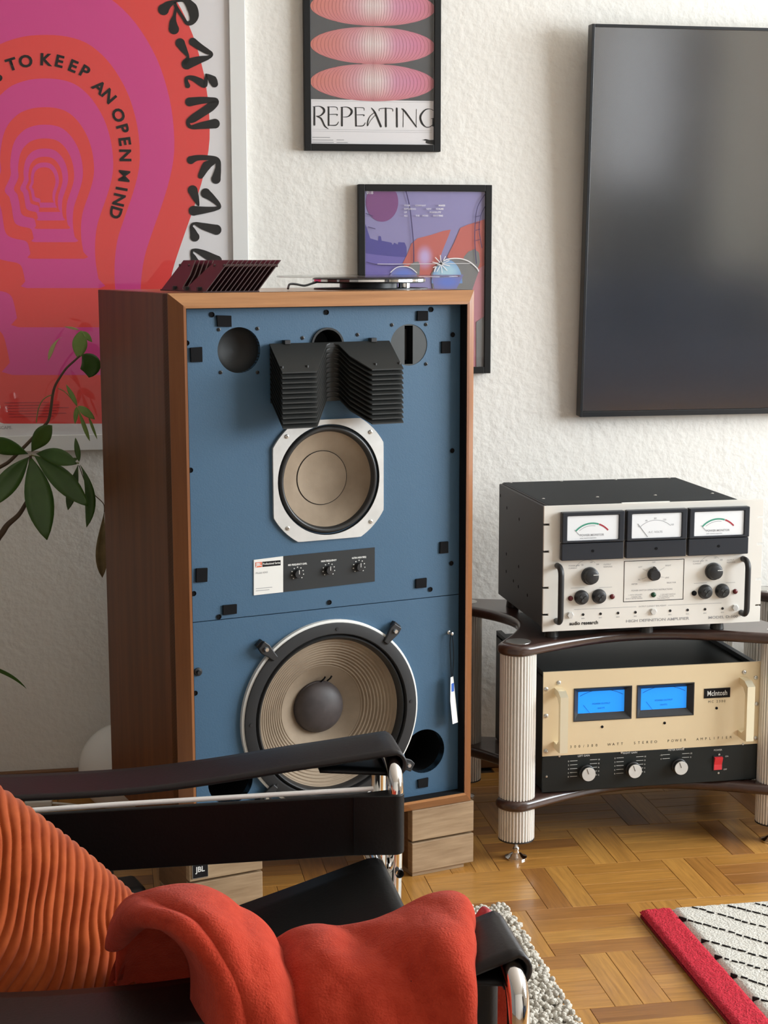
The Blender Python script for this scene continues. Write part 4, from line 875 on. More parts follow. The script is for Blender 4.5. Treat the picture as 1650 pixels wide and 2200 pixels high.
for r in mrects:
    x0, x1, z0, z1 = r; ibx = .011
    b = MB(); o_ = [(x0, -.0055, z0), (x1, -.0055, z0), (x1, -.0055, z1), (x0, -.0055, z1)]; i_ = [(x0+ibx, .006, z0+ibx*1.1), (x1-ibx, .006, z0+ibx*1.1), (x1-ibx, .006, z1-ibx*.8), (x0+ibx, .006, z1-ibx*.8)]
    o2 = [(x0-.002, -.0055, z0-.002), (x1+.002, -.0055, z0-.002), (x1+.002, -.0055, z1+.002), (x0-.002, -.0055, z1+.002)]; o3 = [(a_, -.003, c__) for a_, _, c__ in o2]
    b.add(o_+i_+o2+o3, [(i, (i+1) % 4, (i+1) % 4+4, i+4) for i in range(4)] + [(i+8, (i+1) % 4+8, (i+1) % 4, i) for i in range(4)] + [(i+12, (i+1) % 4+12, (i+1) % 4+8, i+8) for i in range(4)])
    mt_ = obj('meter', b, 'black_plastic', ga)
    obj('meter_dial', MB().box(x0+ibx-.001, x1-ibx+.001, .006, .02, z0+ibx-.001, z1-ibx*.7), 'meter_blue', mt_)
    cxm, czm, R_ = (x0+x1)/2, z0-.036, .098
    b = MB(); vs = []; n = 16
    for i in range(n+1): an = math.radians(119-58*i/n); vs += [(cxm+(R_-.0005)*math.cos(an), .0055, czm+(R_-.0005)*math.sin(an)), (cxm+(R_+.0004)*math.cos(an), .0055, czm+(R_+.0004)*math.sin(an))]
    b.add(vs, [(2*i, 2*i+1, 2*i+3, 2*i+2) for i in range(n)]); obj('dial_arc', b, 'meter_ink', mt_)
    for i, s in enumerate(('.003', '.03', '.3', '3', '30', '300')): an = math.radians(116-10.4*i); text('dial_words', s, .0048, (cxm+(R_+.008)*math.cos(an), .0052, czm+(R_+.008)*math.sin(an)), mt_, 'meter_ink', 'CENTER')
    text('dial_words', 'POWER OUTPUT', .0052, (cxm, .0052, (z0+z1)/2-.004), mt_, 'meter_ink', 'CENTER'); text('dial_words', 'WATTS', .0048, (cxm, .0052, (z0+z1)/2-.014), mt_, 'meter_ink', 'CENTER')
    obj('needle', MB().add([(cxm-.040, .0050, z0+.030), (cxm-.0394, .0050, z0+.0305), (cxm-.025, .0050, z0+.0125), (cxm-.0258, .0050, z0+.0125)], [(0, 3, 2, 1)]), 'meter_ink', mt_)
# handles: rectangular bent bar
for xh, yt, yb_ in ((205, 205, 625), (1530, 130, 540)):
    u, zt_ = gp(xh, yt, -.045); zb_ = gp(xh, yb_, -.045)[1]; hw = .0085
    o_ = [(-.003, zt_+.004), (-.030, zt_+.003), (-.048, zt_-.006), (-.048, zb_+.002), (-.030, zb_-.0), (-.003, zb_+.001), (-.003, zb_+.015), (-.024, zb_+.014), (-.036, zb_+.024), (-.036, zt_-.024), (-.024, zt_-.012), (-.003, zt_-.010)]
    b = MB(); n = len(o_); b.add([(u-hw, y, z) for y, z in o_]+[(u+hw, y, z) for y, z in o_], [tuple(range(n)), tuple(range(2*n-1, n-1, -1))] + [(i, i+n, (i+1) % n+n, (i+1) % n) for i in range(n)])
    obj('handle', b, 'gold_edge', ga)
SCG = MB().lathe([(.0048, 0), (.0046, -.002), (.003, -.0032), (.0012, -.0034), (.001, -.0018), (0, -.0018)], (0, 0, 0), 14).mesh('screw', 'steel', 40)
for x, y in ((72, 163), (72, 352), (70, 602), (162, 118), (1475, 43), (1557, 82), (1562, 268), (1558, 510)):
    u, z = gp(x, y); link('screw', SCG, ga, (min(u, gw-.006), -.004, z))
for x, y in ((166, 638), (607, 612), (1042, 582), (1467, 552), (76, 782), (1298, 626), (1293, 757)):
    u, z = gp(x, y); obj('small_screw', MB().lathe([(.0027, -.003), (.0022, -.0052), (0, -.0056)], (u, 0, z), 10), 'steel', ga, smooth=60)
for x, y in ((470, 430), (912, 403), (1280, 298)):
    u, z = gp(x, y); obj('adjuster_hole', MB().lathe([(.0030, -.0042), (.0028, -.0052), (0, -.0050)], (u, 0, z), 14), 'black_soft', ga, smooth=40)
a0, a1 = gp(1190, 228), gp(1376, 152); zc = (gp(1283, 190))[1]
bd = obj('name_badge', MB().box(a0[0], a1[0], -.0055, -.004, zc-.0105, zc+.0105), 'ink', ga)
text('badge_letters', 'McIntosh', .0158, ((a0[0]+a1[0])/2, -.0058, zc-.0052), bd, 'line_white', 'CENTER', xs=.78, bold=.0002)
text('printed_words', 'MC 2300', .0075, ((a0[0]+a1[0])/2, -.0042, gp(1283, 258)[1]), gpl, 'ink', 'CENTER', spacing=1.5)
s_ = '300/300  WATT  STEREO  POWER  AMPLIFIER'; x0, z0 = gp(248, 580); x1 = gp(1380, 508)[0]
for i, ch in enumerate(s_):
    if ch != ' ': text('printed_letter', ch, .0080, (x0+(x1-x0)*i/(len(s_)-1), -.0042, z0), gpl, 'ink', 'CENTER')
# knobs with silver caps
for x, y, ttl in ((378, 770, 'LEFT GAIN'), (707, 748, 'RIGHT GAIN'), (1034, 725, 'METER RANGE')):
    u, z = gp(x, y, -.020)
    kn = obj('knob', MB().lathe([(.0165, -.0035), (.0165, -.010), (.0150, -.011), (.0150, -.0215), (0, -.0215)], (u, 0, z), 32), 'black_plastic', ga, smooth=40)
    obj('knob_cap', MB().lathe([(.0150, -.0214), (.0146, -.0226), (0, -.0226)], (u, 0, z), 32), 'alu', kn, smooth=40)
    b = MB().box(-.0004, .0004, -.0234, -.0224, .001, .0130); b.v = [(u+vx*math.cos(.35)-vz*math.sin(.35), vy, z+vx*math.sin(.35)+vz*math.cos(.35)) for vx, vy, vz in b.v]; obj('pointer', b, 'ink', kn)
    uc, zc = u-.006, z+.004
    text('printed_words', ttl, .0056, (uc, -.0040, zc+.030), bpl, 'line_white', 'CENTER')
    lr = 5 if ttl != 'METER RANGE' else 2
    for i in range(lr):
        for sg in (-1, 1):
            zz = zc+.0215-.0085*i; obj('printed_tick', MB().box(*sorted((uc+sg*.014, uc+sg*.030)), -.0039, -.0033, zz, zz+.0007), 'line_white', bpl)
            text('printed_words', '%d' % (i*2 if sg < 0 else 10-i*2) if lr == 5 else ('-10', '0')[i], .0045, (uc+sg*.0335, -.0039, zz-.0015), bpl, 'line_white', 'CENTER')
u, z = gp(1295, 692, -.006)
sw = obj('power_switch', MB().prism([(u-.011, z-.0165), (u+.011, z-.0165), (u+.011, z+.0165), (u-.011, z+.0165)], -.006, -.003), 'black_plastic', ga, bev=.001)
b = MB(); pr2 = [(-.005, -.0145), (-.007, -.0145), (-.0068, -.003), (-.0100, .006), (-.0125, .0135), (-.005, .0145)]
b.add([(u-.009, y, z+zz) for y, zz in pr2]+[(u+.009, y, z+zz) for y, zz in pr2], [tuple(range(5, -1, -1)), tuple(range(6, 12))] + [(i, (i+1) % 6, (i+1) % 6+6, i+6) for i in range(6)])
obj('rocker', b, 'red_plastic', sw)
text('printed_words', 'POWER', .0054, (u, -.0040, z+.027), bpl, 'line_white', 'CENTER'); text('printed_words', 'ON', .0045, (u+.017, -.0040, z+.012), bpl, 'line_white'); text('printed_words', 'OFF', .0045, (u+.014, -.0040, z-.017), bpl, 'line_white')
for x in (.03, .45):
    for y in (.04, .36): pass

NOCOPY = ('printed_words', 'printed_letter', 'badge_letters', 'dial_words')
def copy_tree(o, parent=None):
    c = o.copy(); COL.objects.link(c); c.parent = parent
    for k in list(o.children): copy_tree(k, c)
    return c
rk['group'] = 'racks under the television'
r2 = copy_tree(rk); r2.location = (1.12+.733, 3.375, 0); r2['label'] = 'matching dark wood rack standing under the television beside the rack of amplifiers'
ga_blocker = copy_tree(ga); ga_blocker.location = (GL[0]+.733, GL[1]+.015, GL[2]); ga_blocker['label'] = 'unseen copy of the gold-faced amplifier added on the neighbouring rack to block light'  # unseen copy added to keep window light from under the first rack
# ------------------------------------------------------------------ globe lamp with cord
gl_ = thing('globe_lamp', 'white glass globe lamp on the floor behind the loudspeaker', 'lamp', (.018, 3.605, 0))
GR = .1015
obj('globe', MB().lathe([(0.0, .004)]+[(GR*math.sin(a), .0012+GR-GR*math.cos(a)) for a in [PI*k/28 for k in range(3, 28)]]+[(0, 2*GR+.001)], (0, 0, 0), 56, 'z'), 'globe_white', gl_, smooth=80)
cp_ = smoothpath([(-.085, .02, .004), (-.12, .045, .004), (-.165, .060, .006)])
obj('cord', MB().tube(cp_, .0032, 8), 'cord_white', gl_, smooth=60)
obj('cord', MB().tube(smoothpath([(-.228, .060, .006), (-.29, .075, .004), (-.40, .09, .004)]), .0032, 8), 'cord_white', gl_, smooth=60)
sb = obj('cord_switch', MB().box(-.228, -.165, .047, .073, 0.0005, .017), 'cord_white', gl_, bev=.005, seg=3)
obj('switch_slider', MB().box(-.205, -.190, .054, .066, .017, .019), 'white_print', sb)

# ------------------------------------------------------------------ plant
PLY = 3.50
pl = thing('potted_plant', 'leafy green houseplant with palmate leaves beside the loudspeaker', 'plant', (-.50, 3.46, 0))
def pw(px, py, y=PLY):
    v = ony(px, py, y); return Vector((v.x+.50, v.y-3.46, v.z))
def leaf(base, tip, wpx, mm, y0=PLY, y1=PLY, bend=0.0, mid=None, fold=.12, peak=.45):
    a = pw(*base, y0); b = pw(*tip, y1); L = (b-a).length; hw = wpx/2*3.6/3448
    c = pw(*mid, (y0+y1)/2) if mid else (a+b)/2
    c = c + Vector((0, -.3*bend*L, .25*bend*L))
    n = 12; vs = []
    for i in range(n+1):
        t = i/n; p_ = a*(1-t)**2+c*2*t*(1-t)+b*t*t; d = ((c-a)*(1-t)+(b-c)*t).normalized()
        vw = (p_+Vector((-.5, 3.46, 0))-CO).normalized(); s_ = d.cross(vw).normalized(); up = s_.cross(d).normalized()
        wd = hw*(math.sin(PI*min(1, t**(math.log(.5)/math.log(peak))))**.8) if 0 < t < 1 else hw*.03
        s_ = (s_*.92+Vector((0, .30, .2))*.3).normalized()
        vs += [p_-s_*wd-up*wd*fold, p_-s_*wd*.5-up*wd*fold*.3, p_, p_+s_*wd*.5-up*wd*fold*.3, p_+s_*wd-up*wd*fold]
    m2 = MB().add(vs, [(5*i+j, 5*i+j+1, 5*i+j+6, 5*i+j+5) for i in range(n) for j in range(4)])
    o = obj('leaf', m2, mm, pl, smooth=80); sd = o.modifiers.new('thickness', 'SOLIDIFY'); sd.thickness = .0006; return o
def twig(pts, r, mm, nm='stem'): return obj(nm, MB().tube(smoothpath([pw(*p_) if len(p_) == 2 else pw(*p_) for p_ in pts]), r, 8), mm, pl, smooth=60)
obj('pot', MB().lathe([(.10, 0), (.14, .24), (.145, .26), (.135, .26), (.13, .235), (0, .235)], (0, 0, 0), 40, 'z'), 'terracotta', pl, smooth=40)
obj('soil', MB().lathe([(.129, .236), (0, .238)], (0, 0, 0), 40, 'z'), 'soil', pl)
tr = [Vector((0, 0, .235)), Vector((.01, .01, .42)), Vector((.07, .02, .56))] + [pw(*p_) for p_ in ((-40, 1190), (0, 1150), (16, 1128), (41, 1105), (58, 1077))]
tr2 = smoothpath(tr); obj('trunk', MB().tube(tr2, [.011-.007*i/len(tr2) for i in range(len(tr2))], 10), 'stem', pl, smooth=60)
twig([(58, 1077), (66, 1040), (64, 1005), (66, 979)], .0030, 'stem')
t2 = smoothpath([tr[1]] + [pw(*p_) for p_ in ((-60, 1090), (-20, 1020), (18, 993), (40, 972), (62, 950), (85, 925), (103, 905), (109, 880), (113, 850), (118, 830), (128, 812), (142, 792), (160, 775), (172, 764))])
obj('stem', MB().tube(t2, [.0045-.0025*i/len(t2) for i in range(len(t2))], 8), 'stem', pl, smooth=60)
twig([(78, 908), (82, 880), (90, 862), (100, 853), (112, 848)], .0011, 'stem_green', 'petiole')
twig([(124, 834), (138, 841), (152, 855), (165, 872)], .0010, 'stem_green', 'petiole')
twig([(66, 978), (100, 985), (135, 992), (170, 995)], .0014, 'stem_green', 'petiole')
twig([(170, 1000), (185, 1040), (203, 1063), (222, 1082), (224, 1100)], .0010, 'stem', 'petiole')
for a_ in (((68, 970), (112, 914), 36, 'leaf', .4), ((60, 975), (-40, 950), 35, 'leaf', .3), ((62, 982), (-20, 1090), 44, 'leaf', .3), ((66, 982), (101, 1160), 58, 'leaf', .3), ((74, 979), (190, 1088), 44, 'leaf', .25), ((78, 975), (165, 997), 34, 'leaf', .5)):
    leaf(a_[0], a_[1], a_[2], a_[3], PLY, PLY-.05, a_[4], peak=.55)
leaf((170, 992), (162, 940), 12, 'leaf', bend=.1); leaf((168, 998), (146, 1096), 22, 'leaf', bend=.1, peak=.6); leaf((172, 998), (186, 1133), 22, 'leaf', bend=.1, mid=(208, 1065), peak=.6); leaf((150, 990), (168, 985), 8, 'leaf')
leaf((224, 1098), (220, 1241), 26, 'leaf_dry', PLY+.03, PLY+.03, .1, mid=(216, 1170), fold=.5, peak=.65); leaf((222, 1120), (228, 1200), 16, 'leaf_dry', PLY+.05, PLY+.05, .1, fold=.5)
leaf((168, 770), (175, 710), 31, 'leaf_light', bend=.1, peak=.5); leaf((176, 762), (191, 811), 44, 'leaf', PLY+.02, PLY+.03, .1, mid=(204, 782), peak=.5); leaf((177, 712), (198, 735), 12, 'leaf_light', bend=.2); leaf((170, 709), (138, 702), 5, 'leaf_pale', bend=.2); leaf((133, 724), (104, 775), 9, 'leaf_pale', mid=(112, 735), peak=.7)
leaf((166, 872), (142, 826), 10, 'leaf_light', bend=.1); leaf((167, 873), (204, 901), 17, 'leaf_light', bend=.2); leaf((165, 873), (161, 911), 10, 'leaf_light'); leaf((166, 875), (193, 948), 9, 'leaf_light', peak=.6); leaf((190, 895), (209, 944), 6, 'leaf_light')
leaf((-60, 1425), (57, 1480), 8, 'leaf', 3.45, 3.50, .1, mid=(20, 1440)); twig([(-60, 1425), (-120, 1440)], .001, 'stem_green', 'petiole')

# ------------------------------------------------------------------ rugs
rr = thing('patterned_rug', 'cream rug with black dashed lines and thick red border on the parquet', 'rug', (.987, 2.81, 0))
def pile(x0, x1, y0, y1, h, step, amp, seedv):
    nx, ny = max(2, int((x1-x0)/step)), max(2, int((y1-y0)/step)); b = MB()
    def fn(i, j):
        x, y = x0+(x1-x0)*i, y0+(y1-y0)*j; ed = min(i, 1-i)*(x1-x0); ed2 = min(j, 1-j)*(y1-y0); e_ = min(1, (min(ed, ed2)+.002)/.010)
        return (x, y, h*(.25+.75*math.sqrt(e_))*1.0+amp*noise.noise(Vector((x*150, y*150, seedv)))*(1 if e_ > .3 else .2))
    b.grid(fn, nx, ny)
    # skirt to the floor
    b.box(x0+.002, x1-.002, y0+.002, y1-.002, .0005, h*.3); return b
obj('border', pile(0, .0655, -1.2, 0, .018, .0045, .0025, 1), 'rug_red', rr, smooth=180)
fld = obj('pile_field', pile(.0655, 1.4, -1.2, 0, .017, .007, .0015, 2), 'rug_cream', rr, smooth=180)
rw = win(860, 1740, 1650/790)
for (xa, ya), (xb, yb2) in (((1310, 435), (1700, 545)), ((1470, 428), (1760, 505)), ((1595, 418), (1760, 460)), ((1250, 480), (1760, 632)), ((1350, 580), (1760, 697)), ((1410, 652), (1760, 752)), ((1485, 733), (1760, 829)), ((1580, 840), (1760, 884))):
    A0 = onz(*rw(xa, ya), .018); B0 = onz(*rw(xb, yb2), .018); A0 -= Vector((.987, 2.81, 0)); B0 -= Vector((.987, 2.81, 0)); L = (B0-A0).length; d = (B0-A0)/L; nrm = Vector((-d.y, d.x, 0)); k = 0; b = MB()
    while k < L:
        l = random.uniform(.008, .018); hw = random.uniform(.0012, .0019); p0 = A0+d*k; p1_ = A0+d*min(L, k+l); p0.z = p1_.z = .0; j = nrm*random.uniform(-.0018, .0018)
        b.add([p0-nrm*hw+j, p1_-nrm*hw+j, p1_+nrm*hw+j, p0+nrm*hw+j]+[v+Vector((0, 0, .0188)) for v in (p0-nrm*hw*.6+j, p1_-nrm*hw*.6+j, p1_+nrm*hw*.6+j, p0+nrm*hw*.6+j)], [(4, 5, 6, 7), (0, 1, 5, 4), (1, 2, 6, 5), (2, 3, 7, 6), (3, 0, 4, 7)]); k += l+random.uniform(.002, .007)
    b.v = [(x, y, z+.0005) for x, y, z in b.v]
    obj('dashed_line', b, 'rug_black', fld)
sr = thing('shaggy_rug', 'cream shaggy rug lying under the leather armchair', 'rug', (-.05, 1.9, 0))
obj('backing', MB().box(-.85, .778, -1.05, .970, .001, .012), 'shag', sr)
tf = MB(); ico = [(0, 0, 1), (.89, 0, .45), (.28, .85, .45), (-.72, .53, .45), (-.72, -.53, .45), (.28, -.85, .45), (.72, .53, -.45), (-.28, .85, -.45), (-.89, 0, -.45), (-.28, -.85, -.45), (.72, -.53, -.45), (0, 0, -1)]
icf = [(0, 1, 2), (0, 2, 3), (0, 3, 4), (0, 4, 5), (0, 5, 1), (1, 6, 2), (2, 7, 3), (3, 8, 4), (4, 9, 5), (5, 10, 1), (6, 7, 2), (7, 8, 3), (8, 9, 4), (9, 10, 5), (10, 6, 1)]
def tufts(x0, x1, y0, y1, st, rad):
    y = y0
    while y < y1:
        x = x0
        while x < x1:
            r_ = rad*random.uniform(.7, 1.25); cx_, cy_, cz_ = x+random.uniform(-1, 1)*st*.5, y+random.uniform(-1, 1)*st*.5, .016+random.uniform(-.003, .005); an = random.uniform(0, 6.28); el = random.uniform(.7, 1.6)
            ca, sa = math.cos(an), math.sin(an)
            tf.add([(cx_+(vx*el*ca-vy*sa)*r_, cy_+(vx*el*sa+vy*ca)*r_, cz_+vz*r_*1.1) for vx, vy, vz in ico], icf); x += st
        y += st
tufts(.56, .785, -.35, .975, .0075, .0052); tufts(-.85, .56, -1.05, .97, .0145, .0095)
o = obj('pile', tf, 'shag', sr, smooth=180); o['kind'] = 'stuff'

# ------------------------------------------------------------------ tubular chair (faces +x)
ch = thing('tubular_armchair', 'black leather armchair with bent chrome tube frame in the foreground', 'armchair', (.05, 1.83, 0))
CB = Vector((.05, 1.83, 0)); TR = .0112; RZ = .0285
def rel(p_): return (p_[0]-CB.x, p_[1]-CB.y, p_[2])
def bent(pts, rad=.045, k=6):
    P = [Vector(p_) for p_ in pts]; out = [P[0]]
    for i in range(1, len(P)-1):
        a_, b2, c2 = P[i-1], P[i], P[i+1]; d0 = (a_-b2); d1 = (c2-b2); r_ = min(rad, d0.length*.48, d1.length*.48); s0 = b2+d0.normalized()*r_; s1 = b2+d1.normalized()*r_
        for j in range(k+1): t = j/k; out.append(s0*(1-t)**2+b2*2*t*(1-t)+s1*t*t)
    return out+[P[-1]]
XFr, XBk, ZA = .378, -.30, .566
FI, FO, NI, NO = 2.080, 2.216, 1.546, 1.415
for yi, yo in ((FI, FO), (NI, NO)):
    obj('frame_tube', MB().tube([rel(v) for v in bent([(XFr-.02, yi, RZ+.0), (XFr-.005, yi, .30), (XFr, yi, ZA), (XFr, yo, ZA), (XFr-.005, yo, RZ+.0), (XBk+.02, yo, RZ+.0), (XBk, yo, .53), (XBk, yi, .53), (XBk-.03, yi, .78)])], TR, 14), 'chrome', ch, smooth=60)
# cross tubes
obj('frame_tube', MB().tube([rel(v) for v in bent([(.352, FO-.01, .425), (.352, NO+.01, .425)])], TR, 14), 'chrome', ch, smooth=60)
obj('frame_tube', MB().tube([rel(v) for v in ((XFr-.02, FI, RZ), (XFr-.02, NI, RZ))], TR, 14), 'chrome', ch, smooth=60)
obj('frame_tube', MB().tube([rel(v) for v in ((XBk, FI, .27), (XBk, NI, .27))], TR, 14), 'chrome', ch, smooth=60)
for yy in (FI, NI):
    obj('tube_clamp', MB().lathe([(.006, -.016), (.006, .016), (0, .016)], rel((XFr+.002, yy-.002, .421)), 12), 'black_plastic', ch)
def strap(nm, fn, nu, nv, th_, mm, sub=1):      # sheet x(u) by width(v)
    o = obj(nm, MB().grid(fn, nu, nv), mm, ch, smooth=180); s_ = o.modifiers.new('thickness', 'SOLIDIFY'); s_.thickness = th_; s_.offset = 0; return o
def armstrap(y0, y1, sag=0):
    def fn(u, v):
        y = y0+(y1-y0)*v
        if u < .86:
            t = u/.86; x = XBk+(XFr-XBk)*t; z = .554+(ZA+TR+.004-.554)*max(0, (t-.45)/.55)**1.6 - .010*math.sin(PI*min(1, t/.8))*(1-t*.5)
            z += .004*math.sin(PI*v)*(t) - sag*math.sin(PI*t)**.6 - sag*1.6*math.exp(-((t-.80)/.11)**2)
        else:
            a_ = (u-.86)/.14*PI*1.0; R_ = TR+.005; x = XFr+R_*math.sin(a_); z = ZA+R_*math.cos(a_)
            if a_ > PI*.9: x -= .01
        return rel((x, y, z))
    return fn
strap('arm_strap', armstrap(FI+.016, FO-.018), 64, 8, .005, 'leather_arm'); strap('arm_strap', armstrap(NO+.021, NI-.004, .016), 64, 8, .005, 'leather_arm')
# underside return of the strap at the front
for y0, y1 in ((FI+.020, FO-.008), (NO+.024, NI-.008)):
    strap('strap_return', lambda u, v: rel((XFr-.002-.10*u, y0+(y1-y0)*v, ZA-TR-.004+.010*u)), 10, 5, .004, 'leather')
def panel(yc, z0, z1):
    R_ = TR+.004; b = MB(); loop = []
    for i in range(13): a_ = -PI/2+PI*i/12; loop.append((XFr-.004+R_*math.cos(a_), yc+R_*math.sin(a_)))
    loop += [(XFr-.06, yc+.004), (XBk+.05, yc+.004), (XBk+.05, yc-.004), (XFr-.06, yc-.0065)]
    n = len(loop); vs = [rel((x, y, z0+(.0 if x > 0 else 0))) for x, y in loop]+[rel((x, y, z1)) for x, y in loop]
    b.add(vs, [(i, (i+1) % n, (i+1) % n+n, i+n) for i in range(n)] + [tuple(range(n-1, -1, -1)), tuple(range(n, 2*n))]); return b
pf = obj('side_panel', panel(FI, .447, .532), 'leather', ch, bev=.002)
obj('side_panel', panel(NI, .436, .518), 'leather', ch, bev=.002)
obj('panel_top_line', MB().tube([rel((XFr-.03, FI+.010, .5355)), rel((.0, FI+.010, .5345)), rel((XBk+.05, FI+.010, .5315))], .0036, 8), 'line_pale', ch, smooth=60)  # thin white tube along the panel's top edge
obj('panel_seam', MB().box(*[v for v in (rel((.318, 0, 0))[0], rel((.3188, 0, 0))[0])], rel((0, FI-.0085, 0))[1], rel((0, FI-.006, 0))[1], .449, .530), 'black_soft', ch)
# seat sling
def seat(u, v):
    y = NI+.03+(FI-.035-NI-.03)*v; 
    if u < .88:
        t = u/.88; x = XBk+.03+(.338-XBk-.03)*t; z = .285+(.452-.285)*t**1.15-.02*math.sin(PI*v)*math.sin(PI*t)
    else:
        a_ = (u-.88)/.12*PI*.95; x = .338+.017*math.sin(a_)*1.0; z = .436+.016*math.cos(a_)-.055*max(0, (u-.94)/.06)
    return rel((x, y, z))
strap('seat_sling', seat, 48, 16, .006, 'leather')
for z0, z1 in ((.44, .54), (.62, .76)): strap('back_strap', lambda u, v: rel((XBk-.015-.012*((z0-.4)/.3)+.012-.018*math.sin(PI*u), NI-.012+(FI-NI+.024)*u, z0+(z1-z0)*v)), 20, 6, .006, 'leather')

# ------------------------------------------------------------------ corduroy cushion
axa = Vector((.72, -.06, -.69)).normalized(); nn_ = Vector((.28, -.80, .52)); nn_ = (nn_-axa*nn_.dot(axa)).normalized(); axb = nn_.cross(axa).normalized()
if axb.z > 0: axb = -axb
e0 = Vector((-.055, 1.79, .588)); HS = .195; THK = .085
pc = e0+axb*HS*.98+axa*.02
def pillow_pt(u, v, side):
    a_, b2 = 2*u-1, 2*v-1
    k = (1-abs(a_)**2.6)*(1-abs(b2)**2.6); h = THK*max(k, 0)**.42
    pin = 1-.05*(abs(a_)*abs(b2))**1.5
    A_, B_ = a_*HS*pin*(1-.06*(1-b2*b2)*0), b2*HS*pin
    wob = .012*noise.noise(Vector((a_*1.6, b2*1.9, 3.3)))
    bendc = .035*(b2+1)**2/2.0
    t_ = (b2+1)/2; ph = (A_-2*HS*(.80*t_-.62*t_*t_)+wob*1.8)/.0128+.35*noise.noise(Vector((a_*5, b2*4, 8.1)))
    rib = abs(math.sin(PI*ph))**.6
    rib_amp = (.0046+.0018*noise.noise(Vector((a_*9, b2*3, 2.2))))*min(1, (1-abs(a_))*9+.15)
    hh = h+rib*rib_amp+.012*noise.noise(Vector((a_*2.3+5, b2*2.1, 1.7)))*k
    edge_rib = (rib-.5)*.004*(abs(b2)**8)
    return pc+axa*A_+axb*(B_+math.copysign(edge_rib, b2))+nn_*(hh*side)
cu_m = MB(); NU, NVV = 420, 210
cu_m.grid(lambda u, v: pillow_pt(u, v, 1), NU, NVV); n0 = len(cu_m.v); cu_m.grid(lambda u, v: pillow_pt(u, v, -1), NU//3, NVV)
cu_o = thing('corduroy_cushion', 'rust orange corduroy cushion leaning in the leather armchair', 'cushion', (pc.x, pc.y, pc.z))
cu_m.v = [(x-pc.x, y-pc.y, z-pc.z) for x, y, z in cu_m.v]
obj('cover', cu_m, 'cord_orange', cu_o, smooth=180)

# ------------------------------------------------------------------ fleece blanket
ridge = [(225, 2050), (240, 2005), (270, 1952), (300, 1925), (350, 1908), (420, 1903), (470, 1918), (505, 1945), (540, 1965), (565, 1990), (582, 2018), (600, 2018), (640, 1998), (690, 1984), (740, 1990), (800, 1982), (860, 1960), (910, 1935), (950, 1920), (990, 1917), (1012, 1935), (1022, 1975)]
RG = [ony(px, py, 1.555) for px, py in ridge]
def ridge_z(x):
    if x <= RG[0].x: return RG[0].z
    for i in range(len(RG)-1):
        if RG[i].x <= x <= RG[i+1].x:
            t = (x-RG[i].x)/(RG[i+1].x-RG[i].x); n_ = len(RG)-1
            def sl(k): return (RG[min(k+1, n_)].z-RG[max(k-1, 0)].z)/(RG[min(k+1, n_)].x-RG[max(k-1, 0)].x)
            h = RG[i+1].x-RG[i].x
            return (2*t**3-3*t*t+1)*RG[i].z+(t**3-2*t*t+t)*h*sl(i)+(-2*t**3+3*t*t)*RG[i+1].z+(t**3-t*t)*h*sl(i+1)
    return RG[-1].z
bx0, bx1 = RG[0].x, RG[-1].x
def bl(u, v):
    le = min(1, max(0, (v-.50)/.32)); x = bx0+.085*le*le*(3-2*le); x = x+(bx1-x)*u; zr_ = ridge_z(x)-.012
    # across: seat side -> ridge -> near side
    ctrl = [(1.86, .375), (1.74, .405), (1.66, .48+.35*(zr_-.57)), (1.595, zr_-.020), (1.555, zr_), (1.505, zr_+.003), (1.460, zr_-.004), (1.420, zr_-.040), (1.404, zr_-.12), (1.398, zr_-.25)]
    t = v*(len(ctrl)-1); i = min(int(t), len(ctrl)-2); f_ = t-i
    p0, p1_, p2, p3 = [Vector(ctrl[max(0, min(len(ctrl)-1, k))]) for k in (i-1, i, i+1, i+2)]
    yz = .5*((2*p1_)+(p2-p0)*f_+(2*p0-5*p1_+4*p2-p3)*f_*f_+(3*p1_-p0-3*p2+p3)*f_**3)
    y, z = yz.x, yz.y; un = (x+.02)/.39
    out = 0
    w_ = min(1, max(0, (v-.28)/.12))
    # bulging bundle on the left, crease beside it, diagonal folds on the right
    out += .020*math.exp(-((x-.070)/.060)**2)*math.exp(-((v-.66)/.15)**2)
    cx_ = .146+.012*(v-.45)*4*(v-.45)+.01*(v-.45); d_ = x-cx_
    out += (.014*math.exp(-(d_/.030)**2) if d_ < 0 else .014*math.exp(-(d_/.010)**2))*w_ - .012*math.exp(-((d_-.016)/.012)**2)*w_
    c3 = .022+.26*max(0, v-.45); out -= .018*math.exp(-((x-c3)/.012)**2)*math.exp(-((v-.62)/.16)**2)
    for c0, sl, am_, wd in ((.205, .20, .008, .022), (.250, .26, -.007, .018), (.292, .28, .008, .022), (.335, .20, -.005, .014)): out += am_*math.exp(-((x-c0-sl*(v-.55))/wd)**2)*w_
    out += .004*noise.noise(Vector((x*16, v*5, 4)))*w_+.0007*noise.noise(Vector((x*110, v*30, 9)))
    y -= out*.75; z += out*.55
    # rolled ends
    x -= .30*max(0, 1.56-y)*u**2*.75; e1 = (1-u)/.045; e2 = u/.13
    if e1 < 1: k = 1-e1; x -= .012*k*k; z -= .020*k**3*w_
    if e2 < 1: k = 1-e2; x += .010*k*k; z -= .012*k**2; y += .085*k**1.6*w_
    x += .006*noise.noise(Vector((u*3, v*9, 7)))
    return (x, y, z)
bm_ = MB().grid(bl, 220, 170)
bo = thing('fleece_blanket', 'coral red fleece blanket draped over the near arm of the armchair', 'blanket', (.17, 1.55, .40))
bm_.v = [(x-.17, y-1.55, z-.40) for x, y, z in bm_.v]; 
f_ = obj('fabric', bm_, 'fleece', bo, smooth=180); s_ = f_.modifiers.new('thickness', 'SOLIDIFY'); s_.thickness = .010; s_.offset = -1
